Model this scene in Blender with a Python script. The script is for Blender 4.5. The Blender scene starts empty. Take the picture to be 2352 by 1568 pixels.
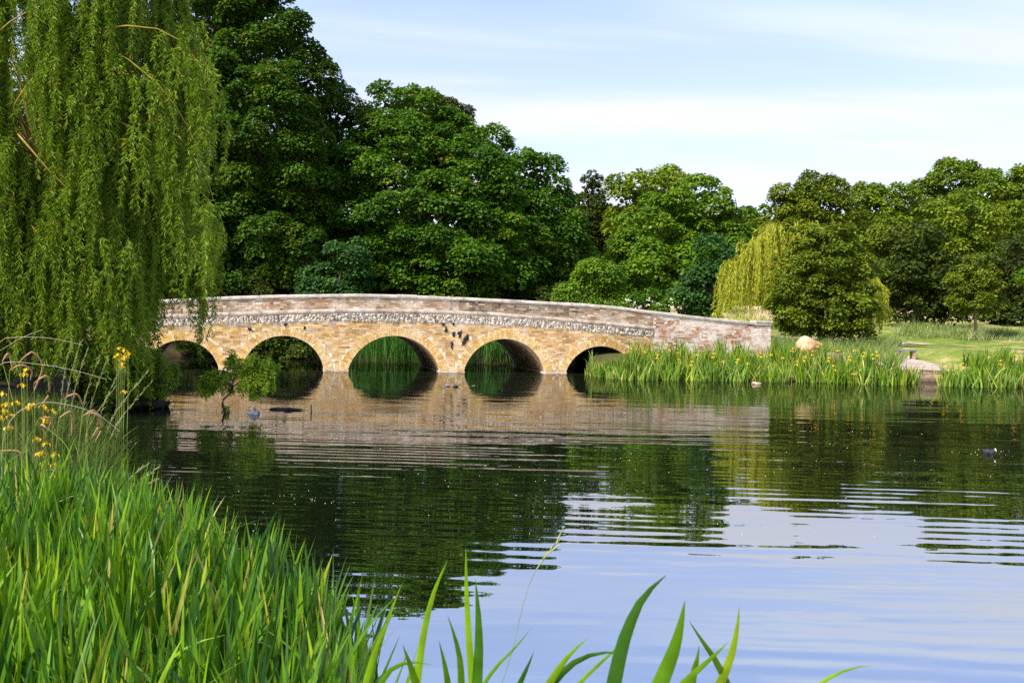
import bpy, math, random
import numpy as np
from mathutils import Matrix, Vector

random.seed(7)
RNG = np.random.default_rng(11)
SC = bpy.context.scene
COL = SC.collection
R = math.radians

# ------------------------------------------------------------------ camera, sky, sun, exposure
EYE = 2.0                       # eye height above the water, metres
FPX = 2287.0                    # focal length in pixels of a 2352 px wide frame (35 mm lens)
PITCH = math.atan(52 / FPX)
ROLL = 0.022
cam_d = bpy.data.cameras.new("camera")
cam_d.sensor_width = 36.0
cam_d.lens = 36.0 * FPX / 2352.0
cam_d.clip_start = 0.05
cam_d.clip_end = 3000
cam_d.dof.use_dof = True
cam_d.dof.focus_distance = 32.0
cam_d.dof.aperture_fstop = 9.0
cam = bpy.data.objects.new("camera", cam_d)
COL.objects.link(cam)
M3 = (Matrix.Rotation(math.pi / 2 - PITCH, 4, 'X') @ Matrix.Rotation(ROLL, 4, 'Z'))
cam.matrix_world = Matrix.Translation((0, 0, EYE)) @ M3
SC.camera = cam
CM = np.array(M3.to_3x3())

SUN_AZ, SUN_EL = R(230), R(47)   # azimuth measured clockwise from +Y (view direction): behind and to the left
sun_d = bpy.data.lights.new("sun", 'SUN')
sun_d.energy = 3.1
sun_d.angle = R(14)
sun_d.color = (1.0, 0.93, 0.82)
sun = bpy.data.objects.new("sun", sun_d)
COL.objects.link(sun)
sdir = Vector((math.sin(SUN_AZ) * math.cos(SUN_EL), math.cos(SUN_AZ) * math.cos(SUN_EL), math.sin(SUN_EL)))
sun.rotation_euler = sdir.to_track_quat('Z', 'Y').to_euler()

world = bpy.data.worlds.new("World")
SC.world = world
world.use_nodes = True
wn, wl = world.node_tree.nodes, world.node_tree.links
wn.clear()
def wnode(t, **kw):
    n = wn.new(t)
    for k, v in kw.items():
        setattr(n, k, v)
    return n
w_out = wnode('ShaderNodeOutputWorld')
w_bg = wnode('ShaderNodeBackground')
w_bg.inputs['Strength'].default_value = 0.095
w_sky = wnode('ShaderNodeTexSky', sky_type='NISHITA', sun_disc=False)
w_sky.sun_elevation = SUN_EL
w_sky.sun_rotation = SUN_AZ
w_sky.dust_density = 1.0
w_sky.ozone_density = 1.5
w_geo = wnode('ShaderNodeTexCoord')
w_sep = wnode('ShaderNodeSeparateXYZ')
wl.new(w_geo.outputs['Generated'], w_sep.inputs[0])
w_zc = wnode('ShaderNodeMath', operation='MAXIMUM'); w_zc.inputs[1].default_value = 0.0
wl.new(w_sep.outputs['Z'], w_zc.inputs[0])
w_za = wnode('ShaderNodeMath', operation='ADD'); w_za.inputs[1].default_value = 0.10
wl.new(w_zc.outputs[0], w_za.inputs[0])
w_dx = wnode('ShaderNodeMath', operation='DIVIDE'); w_dy = wnode('ShaderNodeMath', operation='DIVIDE')
wl.new(w_sep.outputs['X'], w_dx.inputs[0]); wl.new(w_za.outputs[0], w_dx.inputs[1])
wl.new(w_sep.outputs['Y'], w_dy.inputs[0]); wl.new(w_za.outputs[0], w_dy.inputs[1])
w_cmb = wnode('ShaderNodeCombineXYZ')
wl.new(w_dx.outputs[0], w_cmb.inputs['X']); wl.new(w_dy.outputs[0], w_cmb.inputs['Y'])
w_map = wnode('ShaderNodeMapping')
w_map.inputs['Rotation'].default_value = (0, 0, R(-7))
w_map.inputs['Scale'].default_value = (0.30, 1.15, 1)
w_map.inputs['Location'].default_value = (0.35, 0.62, 0)
wl.new(w_cmb.outputs[0], w_map.inputs[0])
w_n = wnode('ShaderNodeTexNoise')
w_n.inputs['Scale'].default_value = 1.0; w_n.inputs['Detail'].default_value = 7; w_n.inputs['Roughness'].default_value = 0.52
w_n.inputs['Distortion'].default_value = 0.35
wl.new(w_map.outputs[0], w_n.inputs['Vector'])
w_ramp = wnode('ShaderNodeValToRGB')
w_ramp.color_ramp.interpolation = 'EASE'
w_ramp.color_ramp.elements[0].position = 0.40; w_ramp.color_ramp.elements[0].color = (0.34, 0.34, 0.34, 1)
w_ramp.color_ramp.elements[1].position = 0.60; w_ramp.color_ramp.elements[1].color = (1, 1, 1, 1)
wl.new(w_n.outputs['Fac'], w_ramp.inputs[0])
w_mix = wnode('ShaderNodeMixRGB'); w_mix.inputs['Color2'].default_value = (3.75, 4.15, 4.75, 1)
w_hi = wnode('ShaderNodeMapRange'); w_hi.inputs['From Min'].default_value = 0.16; w_hi.inputs['From Max'].default_value = 0.42; w_hi.inputs['To Min'].default_value = 1.0; w_hi.inputs['To Max'].default_value = 1.0
wl.new(w_sep.outputs['Z'], w_hi.inputs['Value'])
w_fac = wnode('ShaderNodeMath', operation='MULTIPLY')
wl.new(w_ramp.outputs[0], w_fac.inputs[0]); wl.new(w_hi.outputs[0], w_fac.inputs[1])
wl.new(w_fac.outputs[0], w_mix.inputs['Fac'])
w_tint = wnode('ShaderNodeMixRGB', blend_type='MULTIPLY'); w_tint.inputs['Fac'].default_value = 1.0; w_tint.inputs['Color2'].default_value = (0.98, 0.90, 1.06, 1)
wl.new(w_sky.outputs[0], w_tint.inputs['Color1']); wl.new(w_tint.outputs[0], w_mix.inputs['Color1'])
w_vr = wnode('ShaderNodeMapRange'); w_vr.inputs['From Min'].default_value = 0.20; w_vr.inputs['From Max'].default_value = 0.36
wl.new(w_sep.outputs['Z'], w_vr.inputs['Value'])
w_vc = wnode('ShaderNodeMixRGB'); w_vc.inputs['Color1'].default_value = (3.75, 3.8, 4.2, 1); w_vc.inputs['Color2'].default_value = (2.45, 3.35, 4.9, 1)
wl.new(w_vr.outputs[0], w_vc.inputs['Fac']); wl.new(w_vc.outputs[0], w_mix.inputs['Color2'])
wl.new(w_mix.outputs[0], w_bg.inputs['Color'])
wl.new(w_bg.outputs[0], w_out.inputs['Surface'])

SC.view_settings.view_transform = 'Standard'
SC.view_settings.look = 'None'
SC.view_settings.gamma = 1.0
SC.view_settings.exposure = 1.5
SC.render.engine = 'CYCLES'
SC.cycles.max_bounces = 6
SC.cycles.diffuse_bounces = 3
SC.cycles.glossy_bounces = 3
SC.cycles.transmission_bounces = 3
SC.cycles.sample_clamp_indirect = 6.0
SC.cycles.use_denoising = False

# ------------------------------------------------------------------ pixel helpers (2352 x 1568 photo pixels -> world)
def ray(px, py):
    d = np.array([(px - 1176) / FPX, -(py - 784) / FPX, -1.0])
    return CM @ d
def at(px, py, Y):
    d = ray(px, py)
    return np.array([0, 0, EYE]) + d * (Y / d[1])
def on_z(px, py, z=0.0):
    d = ray(px, py)
    return np.array([0, 0, EYE]) + d * ((z - EYE) / d[2])

# ------------------------------------------------------------------ object helpers
def tag(o, label=None, cat=None, group=None, kind=None):
    if label: o['label'] = label
    if cat: o['category'] = cat
    if group: o['group'] = group
    if kind: o['kind'] = kind
    return o
def empty(name, loc=(0, 0, 0)):
    o = bpy.data.objects.new(name, None)
    o.empty_display_size = 0.2
    COL.objects.link(o)
    o.location = Vector([float(v) for v in loc])
    return o
def link(name, me, parent=None):
    o = bpy.data.objects.new(name, me)
    COL.objects.link(o)
    if parent is not None:
        o.parent = parent
    return o
def mesh(name, verts, faces, mats, attrs=None, smooth=False, matidx=None, origin=None):
    """verts (N,3); faces: list of int arrays (each (M,k)) ; attrs: {name: (values, domain, type)}"""
    verts = np.asarray(verts, dtype=np.float64)
    if origin is not None:
        verts = verts - np.asarray(origin, dtype=np.float64)
    if isinstance(faces, np.ndarray):
        faces = [faces]
    faces = [np.asarray(f, dtype=np.int32) for f in faces if len(f)]
    me = bpy.data.meshes.new(name)
    me.vertices.add(len(verts))
    me.vertices.foreach_set('co', verts.astype(np.float32).ravel())
    loops = np.concatenate([f.ravel() for f in faces])
    sizes = np.concatenate([np.full(len(f), f.shape[1], dtype=np.int32) for f in faces])
    starts = np.concatenate([[0], np.cumsum(sizes)[:-1]]).astype(np.int32)
    me.loops.add(len(loops))
    me.loops.foreach_set('vertex_index', loops)
    me.polygons.add(len(sizes))
    me.polygons.foreach_set('loop_start', starts)
    me.polygons.foreach_set('loop_total', sizes)
    if not isinstance(mats, (list, tuple)):
        mats = [mats]
    for m in mats:
        me.materials.append(m)
    if matidx is not None:
        me.polygons.foreach_set('material_index', np.asarray(matidx, dtype=np.int32))
    if attrs:
        for k, (vals, dom, typ) in attrs.items():
            a = me.attributes.new(k, typ, dom)
            key = 'value' if typ == 'FLOAT' else ('color' if typ == 'FLOAT_COLOR' else 'vector')
            a.data.foreach_set(key, np.asarray(vals, dtype=np.float32).ravel())
    me.polygons.foreach_set('use_smooth', np.full(len(sizes), smooth, dtype=bool))
    me.update(calc_edges=True)
    me.validate(verbose=False)
    return me
def unit(a):
    return a / np.maximum(np.linalg.norm(a, axis=-1, keepdims=True), 1e-9)

def tubes(paths, radii, sides=5):
    """paths (S,K,3), radii (S,K) -> verts, quads"""
    P = np.asarray(paths, float); S, K, _ = P.shape
    T = np.gradient(P, axis=1); T = unit(T)
    up = np.where(np.abs(T[..., 2:3]) > 0.9, np.array([1.0, 0, 0]), np.array([0, 0, 1.0]))
    A = unit(np.cross(T, up)); B = np.cross(T, A)
    ang = np.arange(sides) * 2 * np.pi / sides
    V = P[:, :, None, :] + radii[:, :, None, None] * (np.cos(ang)[:, None] * A[:, :, None, :] + np.sin(ang)[:, None] * B[:, :, None, :])
    V = V.reshape(-1, 3)
    s = np.arange(S)[:, None, None]; k = np.arange(K - 1)[None, :, None]; j = np.arange(sides)[None, None, :]
    j2 = (j + 1) % sides
    b = s * K * sides
    q = np.stack(np.broadcast_arrays(b + k * sides + j, b + k * sides + j2, b + (k + 1) * sides + j2, b + (k + 1) * sides + j), -1).reshape(-1, 4)
    return V, q
def tube1(path, radii, sides=8):
    return tubes(np.asarray(path, float)[None], np.asarray(radii, float)[None], sides)
def resample(pts, n):
    """smooth curve through pts, sampled evenly along its length (chord-length cubic Hermite)"""
    pts = np.asarray(pts, float)
    if len(pts) == 2:
        t = np.linspace(0, 1, n)[:, None]
        return pts[0] * (1 - t) + pts[1] * t
    h = np.maximum(np.linalg.norm(np.diff(pts, axis=0), axis=1), 1e-6)
    u = np.concatenate([[0], np.cumsum(h)])
    sl = np.diff(pts, axis=0) / h[:, None]
    m = np.empty_like(pts); m[0] = sl[0]; m[-1] = sl[-1]
    m[1:-1] = (sl[:-1] * h[1:, None] + sl[1:] * h[:-1, None]) / (h[1:] + h[:-1])[:, None]
    x = np.linspace(0, u[-1], n); i = np.clip(np.searchsorted(u, x, side='right') - 1, 0, len(h) - 1)
    H = h[i][:, None]; s = ((x - u[i]) / h[i])[:, None]
    return (2 * s**3 - 3 * s**2 + 1) * pts[i] + (s**3 - 2 * s**2 + s) * H * m[i] + (-2 * s**3 + 3 * s**2) * pts[i + 1] + (s**3 - s**2) * H * m[i + 1]
class Join:
    def __init__(s): s.v = []; s.f = {}; s.n = 0
    def add(s, v, *fs):
        v = np.asarray(v, float)
        for f in fs:
            f = np.asarray(f, int)
            s.f.setdefault(f.shape[1], []).append(f + s.n)
        s.v.append(v); s.n += len(v)
        return s
    def mesh(s, name, mat, smooth=False, origin=None):
        return mesh(name, np.vstack(s.v), [np.vstack(x) for x in s.f.values()], mat, smooth=smooth, origin=origin)
BOXF = np.array([[0, 3, 2, 1], [4, 5, 6, 7], [0, 1, 5, 4], [1, 2, 6, 5], [2, 3, 7, 6], [3, 0, 4, 7]])
def boxv(x0, x1, y0, y1, z0, z1):
    return np.array([[x0, y0, z0], [x1, y0, z0], [x1, y1, z0], [x0, y1, z0], [x0, y0, z1], [x1, y0, z1], [x1, y1, z1], [x0, y1, z1]], float)
def lump(center, rad, seed=0, rough=0.25, nu=18, nv=11):
    """irregular rock-like closed body"""
    g = np.random.default_rng(seed)
    th = np.linspace(0, 2 * np.pi, nu, endpoint=False); ph = np.linspace(0.05, np.pi - 0.05, nv)
    T, Pp = np.meshgrid(th, ph)
    d = np.stack([np.sin(Pp) * np.cos(T), np.sin(Pp) * np.sin(T), np.cos(Pp)], -1)
    r = np.ones(T.shape)
    for _ in range(9):
        k = unit(g.normal(size=3)); r += rough * 0.33 * np.sin(d @ k * g.uniform(2, 6) + g.uniform(0, 6))
    V = (d * r[..., None] * np.asarray(rad) + np.asarray(center)).reshape(-1, 3)
    i = np.arange(nv - 1)[:, None]; j = np.arange(nu)[None, :]; j2 = (j + 1) % nu
    q = np.stack([i * nu + j, (i + 1) * nu + j, (i + 1) * nu + j2, i * nu + j2], -1).reshape(-1, 4)
    return V, q, np.arange(nu)[None, :], np.arange(nu)[::-1][None, :] + (nv - 1) * nu

# ------------------------------------------------------------------ materials
def mat_new(name):
    m = bpy.data.materials.new(name)
    m.use_nodes = True
    nt = m.node_tree
    nt.nodes.clear()
    out = nt.nodes.new('ShaderNodeOutputMaterial')
    return m, nt, out
def nd(nt, t, **kw):
    n = nt.nodes.new(t)
    for k, v in kw.items():
        if k.startswith('i_'):
            n.inputs[k[2:].replace('_', ' ')].default_value = v
        else:
            setattr(n, k, v)
    return n
def ramp(nt, stops):
    n = nt.nodes.new('ShaderNodeValToRGB')
    e = n.color_ramp.elements
    while len(e) < len(stops): e.new(0.5)
    for el, (p, c) in zip(e, stops):
        el.position = p; el.color = (*c, 1)
    return n
def leaf_mat(name, stops, trans=0.35, rough=0.55, spec=0.2, tint=(1.1, 1.05, 0.4)):
    m, nt, out = mat_new(name)
    a = nd(nt, 'ShaderNodeAttribute', attribute_name='v')
    r = ramp(nt, stops)
    nt.links.new(a.outputs['Fac'], r.inputs[0])
    p = nd(nt, 'ShaderNodeBsdfPrincipled'); p.inputs['Roughness'].default_value = rough
    p.inputs['Specular IOR Level'].default_value = spec
    t = nd(nt, 'ShaderNodeBsdfTranslucent')
    mul = nd(nt, 'ShaderNodeMixRGB', blend_type='MULTIPLY'); mul.inputs['Fac'].default_value = 1; mul.inputs['Color2'].default_value = (*tint, 1)
    nt.links.new(r.outputs[0], p.inputs['Base Color']); nt.links.new(r.outputs[0], mul.inputs['Color1']); nt.links.new(mul.outputs[0], t.inputs[0])
    mx = nd(nt, 'ShaderNodeMixShader'); mx.inputs[0].default_value = trans
    nt.links.new(p.outputs[0], mx.inputs[1]); nt.links.new(t.outputs[0], mx.inputs[2]); nt.links.new(mx.outputs[0], out.inputs[0])
    return m
def noise_mat(name, stops, scale=5, detail=6, rough=0.8, bump=0.0, bscale=None, stretch=None, spec=0.3, dist=0.0):
    m, nt, out = mat_new(name)
    g = nd(nt, 'ShaderNodeNewGeometry')
    src = g.outputs['Position']
    if stretch:
        mp = nd(nt, 'ShaderNodeMapping'); mp.inputs['Scale'].default_value = stretch
        nt.links.new(src, mp.inputs[0]); src = mp.outputs[0]
    n = nd(nt, 'ShaderNodeTexNoise'); n.inputs['Scale'].default_value = scale; n.inputs['Detail'].default_value = detail; n.inputs['Distortion'].default_value = dist
    n.inputs['Roughness'].default_value = 0.62
    nt.links.new(src, n.inputs['Vector'])
    r = ramp(nt, stops); nt.links.new(n.outputs['Fac'], r.inputs[0])
    p = nd(nt, 'ShaderNodeBsdfPrincipled'); p.inputs['Roughness'].default_value = rough; p.inputs['Specular IOR Level'].default_value = spec
    nt.links.new(r.outputs[0], p.inputs['Base Color']); nt.links.new(p.outputs[0], out.inputs[0])
    if bump:
        n2 = nd(nt, 'ShaderNodeTexNoise'); n2.inputs['Scale'].default_value = bscale or scale * 3; n2.inputs['Detail'].default_value = 5
        nt.links.new(src, n2.inputs['Vector'])
        b = nd(nt, 'ShaderNodeBump'); b.inputs['Strength'].default_value = 1; b.inputs['Distance'].default_value = bump
        nt.links.new(n2.outputs['Fac'], b.inputs['Height']); nt.links.new(b.outputs[0], p.inputs['Normal'])
    return m
def col_mat(name, dirt=None, rough=0.85, bump=0.0, noise_scale=9.0, pale=None):
    """base colour from the 'c' attribute of each brick or stone, broken up by stains of lichen, lime and soot"""
    m, nt, out = mat_new(name)
    a = nd(nt, 'ShaderNodeAttribute', attribute_name='c')
    g = nd(nt, 'ShaderNodeNewGeometry')
    col = a.outputs['Color']
    n = nd(nt, 'ShaderNodeTexNoise'); n.inputs['Scale'].default_value = noise_scale * 2.5; n.inputs['Detail'].default_value = 5
    nt.links.new(g.outputs['Position'], n.inputs['Vector'])
    r = ramp(nt, [(0.3, (0.72, 0.72, 0.72)), (0.7, (1.22, 1.22, 1.22))]); nt.links.new(n.outputs['Fac'], r.inputs[0])
    mu = nd(nt, 'ShaderNodeMixRGB', blend_type='MULTIPLY'); mu.inputs['Fac'].default_value = 1
    nt.links.new(col, mu.inputs['Color1']); nt.links.new(r.outputs[0], mu.inputs['Color2']); col = mu.outputs[0]
    for (c, sc, lo, hi, amt, st) in (dirt or []):
        mp = nd(nt, 'ShaderNodeMapping'); mp.inputs['Scale'].default_value = st
        nt.links.new(g.outputs['Position'], mp.inputs[0])
        n2 = nd(nt, 'ShaderNodeTexNoise'); n2.inputs['Scale'].default_value = sc; n2.inputs['Detail'].default_value = 7; n2.inputs['Roughness'].default_value = 0.65
        nt.links.new(mp.outputs[0], n2.inputs['Vector'])
        mr = nd(nt, 'ShaderNodeMapRange'); mr.inputs['From Min'].default_value = lo; mr.inputs['From Max'].default_value = hi; mr.inputs['To Max'].default_value = amt
        nt.links.new(n2.outputs['Fac'], mr.inputs['Value'])
        ma = nd(nt, 'ShaderNodeMath', operation='MULTIPLY'); nt.links.new(mr.outputs[0], ma.inputs[0]); nt.links.new(a.outputs['Alpha'], ma.inputs[1])
        mx = nd(nt, 'ShaderNodeMixRGB'); mx.inputs['Color2'].default_value = (*c, 1)
        nt.links.new(ma.outputs[0], mx.inputs['Fac']); nt.links.new(col, mx.inputs['Color1']); col = mx.outputs[0]
    p = nd(nt, 'ShaderNodeBsdfPrincipled'); p.inputs['Roughness'].default_value = rough; p.inputs['Specular IOR Level'].default_value = 0.25
    nt.links.new(col, p.inputs['Base Color']); nt.links.new(p.outputs[0], out.inputs[0])
    if bump:
        b = nd(nt, 'ShaderNodeBump'); b.inputs['Strength'].default_value = 1; b.inputs['Distance'].default_value = bump
        nt.links.new(n.outputs['Fac'], b.inputs['Height']); nt.links.new(b.outputs[0], p.inputs['Normal'])
    return m

G = {}
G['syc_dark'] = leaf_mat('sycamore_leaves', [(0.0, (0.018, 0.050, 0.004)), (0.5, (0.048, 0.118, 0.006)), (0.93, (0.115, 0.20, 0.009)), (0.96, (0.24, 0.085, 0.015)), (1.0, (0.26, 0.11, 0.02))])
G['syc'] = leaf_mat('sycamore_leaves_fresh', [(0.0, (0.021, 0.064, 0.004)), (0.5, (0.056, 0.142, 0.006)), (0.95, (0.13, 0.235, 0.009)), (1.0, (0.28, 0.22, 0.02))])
G['maple'] = leaf_mat('maple_leaves', [(0.0, (0.048, 0.110, 0.006)), (0.5, (0.105, 0.205, 0.010)), (1.0, (0.20, 0.31, 0.015))])
G['elder'] = leaf_mat('elder_leaves', [(0.0, (0.02, 0.065, 0.015)), (0.6, (0.05, 0.13, 0.025)), (1.0, (0.11, 0.21, 0.045))])
G['brown'] = leaf_mat('bronze_leaves', [(0.0, (0.03, 0.045, 0.012)), (0.5, (0.065, 0.075, 0.018)), (1.0, (0.14, 0.13, 0.025))])
G['olive'] = leaf_mat('alder_leaves', [(0.0, (0.040, 0.075, 0.005)), (0.5, (0.105, 0.158, 0.008)), (1.0, (0.23, 0.27, 0.015))])
G['chest'] = leaf_mat('chestnut_leaves', [(0.0, (0.048, 0.098, 0.007)), (0.5, (0.125, 0.195, 0.011)), (1.0, (0.26, 0.32, 0.018))])
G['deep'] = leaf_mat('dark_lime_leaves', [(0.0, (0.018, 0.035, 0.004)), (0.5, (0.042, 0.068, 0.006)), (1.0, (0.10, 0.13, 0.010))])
G['willow'] = leaf_mat('willow_leaves', [(0.0, (0.0528, 0.1122, 0.006)), (0.5, (0.1364, 0.2397, 0.01)), (0.9, (0.2552, 0.3672, 0.03)), (0.96, (0.34, 0.25, 0.02)), (1.0, (0.38, 0.27, 0.03))], trans=0.4)
G['willow_gold'] = leaf_mat('golden_willow_leaves', [(0.0, (0.22, 0.27, 0.012)), (0.5, (0.40, 0.46, 0.03)), (1.0, (0.58, 0.58, 0.07))], trans=0.4)
G['bark'] = noise_mat('bark', [(0.3, (0.035, 0.026, 0.018)), (0.7, (0.11, 0.085, 0.06))], scale=9, bump=0.02, stretch=(1, 1, 0.25))
G['bark_pale'] = noise_mat('pale_bark', [(0.3, (0.20, 0.14, 0.09)), (0.7, (0.38, 0.28, 0.19))], scale=11, bump=0.01, stretch=(1, 1, 0.3))
G['twig'] = noise_mat('willow_twig_bark', [(0.3, (0.22, 0.15, 0.02)), (0.7, (0.36, 0.25, 0.045))], scale=6)
G['twig_dark'] = noise_mat('wet_twig_bark', [(0.3, (0.018, 0.014, 0.010)), (0.7, (0.06, 0.045, 0.03))], scale=14, bump=0.006)

# ------------------------------------------------------------------ terrain and lake outline
# the bridge line: crosses x=0 at y=BY0, turned so its right end lies further off
_pA, _pB = on_z(530, 850.3), on_z(1300, 857.2)
BU = unit((_pB - _pA) * np.array([1, 1, 0])); BAWAY = np.array([-BU[1], BU[0], 0.0])
B0 = _pA - BU * (_pA[0] / BU[0])
def BR(s, z, d=0.0):
    s = np.asarray(s, float); z = np.asarray(z, float); d = np.asarray(d, float)
    s, z, d = np.broadcast_arrays(s, z, d)
    return B0 + s[..., None] * BU + d[..., None] * BAWAY + z[..., None] * np.array([0, 0, 1.0])
def PB(px, py):
    d = ray(px, py); o = np.array([0, 0, EYE])
    t = ((B0 - o) @ BAWAY) / (d @ BAWAY)
    p = o + d * t
    return (p - B0) @ BU, p[2]
BW = 5.0      # width of the bridge

L_Y = np.array([-30, 2.0, 3.0, 4.3, 4.6, 5.0, 5.8, 6.4, 7.4, 9.5, 12, 15.5, 20, 23, 29, 34, 60, 600])
L_X = np.array([40, 1.6, -0.10, -0.50, -0.55, -0.62, -1.15, -1.75, -2.6, -3.9, -4.9, -6.3, -8.6, -10.6, -12.8, -14.2, -16, -16])
_q1, _q2, _q3 = on_z(1372, 872), on_z(1900, 879), on_z(2352, 889)
B_X = np.array([-40, -18, -8, 0.5, 2.0, 2.72, _q1[0], _q1[0] + 0.9, _q2[0], 13.55, 13.85, 16.15, 16.4, _q3[0], 60])
B_Y = np.array([44, 44, 44.5, 43.5, 43.0, 42.6, 36.0, _q1[1] + 1.0, _q2[1] + 0.7, 34.6, 37.4, 37.4, 34.4, _q3[1] + 0.7, 30])
N_X = np.array([-60, -1.2, 0, 3, 8, 40]); N_Y = np.array([2.2, 2.6, 3.1, 3.0, 2.8, 2.0])
def lake_d(x, y):
    xl = np.interp(y, L_Y, L_X); yb = np.interp(x, B_X, B_Y); yn = np.interp(x, N_X, N_Y)
    return np.minimum(np.minimum((x - xl) * 0.8, y - yn), yb - y)
def hump(x, y):
    x = np.asarray(x, float); y = np.asarray(y, float)
    return 0.10 * np.sin(x * 0.31 + 1.3) * np.sin(y * 0.23) + 0.05 * np.sin(x * 0.9 + y * 0.7) + 0.02 * np.sin(x * 2.3 - y * 1.9)
def ground(x, y):
    x = np.asarray(x, float); y = np.asarray(y, float)
    d = lake_d(x, y)
    lawn = np.interp(y, [0, 12, 30, 36, 39, 44, 55, 66, 100, 160, 400], [0.28, 0.30, 0.45, 0.62, 0.95, 1.10, 1.42, 2.1, 3.7, 5.2, 7.0])
    land = np.clip(-d * 0.55, 0, 1e9)
    top = np.maximum(lawn + hump(x, y) * np.clip((y - 20) / 30, 0.2, 1.6), 0.12)
    z_land = top * (1 - np.exp(-land / np.maximum(top, 0.1) * 1.2)) + 0.02
    dip = np.clip(1 - np.maximum(np.abs(x - 15.1) - 2.0, 0) / 1.2, 0, 1) * np.clip((43.5 - y) / 2.0, 0, 1) * np.clip((y - 36.9) / 0.3, 0, 1)
    z_land = np.where(dip > 0, z_land * (1 - dip) + dip * np.minimum(z_land, 0.40 + (y - 37.3) * 0.10), z_land)
    z_lake = -np.minimum(d * 0.45, 0.9)
    return np.where(d > 0, z_lake, z_land)
def gz(x, y): return float(ground(x, y))

def axis(parts):
    out = []
    for a, b, n in parts: out.append(np.linspace(a, b, n, endpoint=False))
    out.append([parts[-1][1]])
    return np.concatenate(out)
xs = axis([(-900, -120, 14), (-120, -30, 30), (-30, -8, 70), (-8, 4, 90), (4, 22, 110), (22, 40, 40), (40, 140, 40), (140, 900, 14)])
ys = axis([(-60, 0, 12), (0, 8, 70), (8, 28, 70), (28, 48, 150), (48, 110, 90), (110, 300, 30), (300, 1200, 12)])
X, Yg = np.meshgrid(xs, ys)
V = np.stack([X, Yg, ground(X, Yg)], -1).reshape(-1, 3)
ny, nx = X.shape
i = np.arange(ny - 1)[:, None]; j = np.arange(nx - 1)[None, :]
Q = np.stack([i * nx + j, i * nx + j + 1, (i + 1) * nx + j + 1, (i + 1) * nx + j], -1).reshape(-1, 4)

def ground_mat():
    m, nt, out = mat_new('park_ground')
    g = nd(nt, 'ShaderNodeNewGeometry')
    n1 = nd(nt, 'ShaderNodeTexNoise'); n1.inputs['Scale'].default_value = 0.45; n1.inputs['Detail'].default_value = 9; n1.inputs['Roughness'].default_value = 0.7
    n2 = nd(nt, 'ShaderNodeTexNoise'); n2.inputs['Scale'].default_value = 7; n2.inputs['Detail'].default_value = 8; n2.inputs['Roughness'].default_value = 0.7
    nt.links.new(g.outputs['Position'], n1.inputs['Vector']); nt.links.new(g.outputs['Position'], n2.inputs['Vector'])
    r1 = ramp(nt, [(0.32, (0.07, 0.12, 0.015)), (0.46, (0.15, 0.20, 0.03)), (0.60, (0.36, 0.30, 0.13))])
    nt.links.new(n1.outputs['Fac'], r1.inputs[0])
    r2 = ramp(nt, [(0.25, (0.45, 0.45, 0.45)), (0.75, (1.4, 1.4, 1.3))]); nt.links.new(n2.outputs['Fac'], r2.inputs[0])
    mu = nd(nt, 'ShaderNodeMixRGB', blend_type='MULTIPLY'); mu.inputs['Fac'].default_value = 1
    nt.links.new(r1.outputs[0], mu.inputs['Color1']); nt.links.new(r2.outputs[0], mu.inputs['Color2'])
    # dry field higher up the slope, bare mud at the water line
    sep = nd(nt, 'ShaderNodeSeparateXYZ'); nt.links.new(g.outputs['Position'], sep.inputs[0])
    mf = nd(nt, 'ShaderNodeMapRange'); mf.inputs['From Min'].default_value = 72; mf.inputs['From Max'].default_value = 84
    nt.links.new(sep.outputs['Y'], mf.inputs['Value'])
    mx = nd(nt, 'ShaderNodeMixRGB'); mx.inputs['Color2'].default_value = (0.50, 0.36, 0.22, 1)
    nt.links.new(mf.outputs[0], mx.inputs['Fac']); nt.links.new(mu.outputs[0], mx.inputs['Color1'])
    mm = nd(nt, 'ShaderNodeMapRange'); mm.inputs['From Min'].default_value = 0.18; mm.inputs['From Max'].default_value = 0.03
    nt.links.new(sep.outputs['Z'], mm.inputs['Value'])
    mx2 = nd(nt, 'ShaderNodeMixRGB'); mx2.inputs['Color2'].default_value = (0.045, 0.032, 0.018, 1)
    nt.links.new(mm.outputs[0], mx2.inputs['Fac'])
    # shade under the willow and the trees behind the bridge, painted as litter brown
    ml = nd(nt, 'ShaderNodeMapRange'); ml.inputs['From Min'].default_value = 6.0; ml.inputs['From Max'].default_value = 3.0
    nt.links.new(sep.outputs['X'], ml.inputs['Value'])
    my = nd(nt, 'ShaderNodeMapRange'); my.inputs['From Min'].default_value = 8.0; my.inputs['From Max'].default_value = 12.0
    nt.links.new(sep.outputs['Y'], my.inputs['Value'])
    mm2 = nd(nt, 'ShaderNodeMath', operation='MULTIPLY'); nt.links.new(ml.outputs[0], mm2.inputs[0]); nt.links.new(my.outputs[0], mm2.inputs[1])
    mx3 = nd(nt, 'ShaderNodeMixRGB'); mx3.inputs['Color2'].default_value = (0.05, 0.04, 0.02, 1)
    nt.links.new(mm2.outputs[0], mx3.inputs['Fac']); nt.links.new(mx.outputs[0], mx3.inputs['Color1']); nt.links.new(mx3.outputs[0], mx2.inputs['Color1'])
    p = nd(nt, 'ShaderNodeBsdfPrincipled'); p.inputs['Roughness'].default_value = 0.95; p.inputs['Specular IOR Level'].default_value = 0.1
    b = nd(nt, 'ShaderNodeBump'); b.inputs['Distance'].default_value = 0.05
    nt.links.new(n2.outputs['Fac'], b.inputs['Height']); nt.links.new(b.outputs[0], p.inputs['Normal'])
    nt.links.new(mx2.outputs[0], p.inputs['Base Color']); nt.links.new(p.outputs[0], out.inputs[0])
    return m
tag(link('ground', mesh('ground', V, Q, ground_mat(), smooth=True)), kind='structure')

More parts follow.
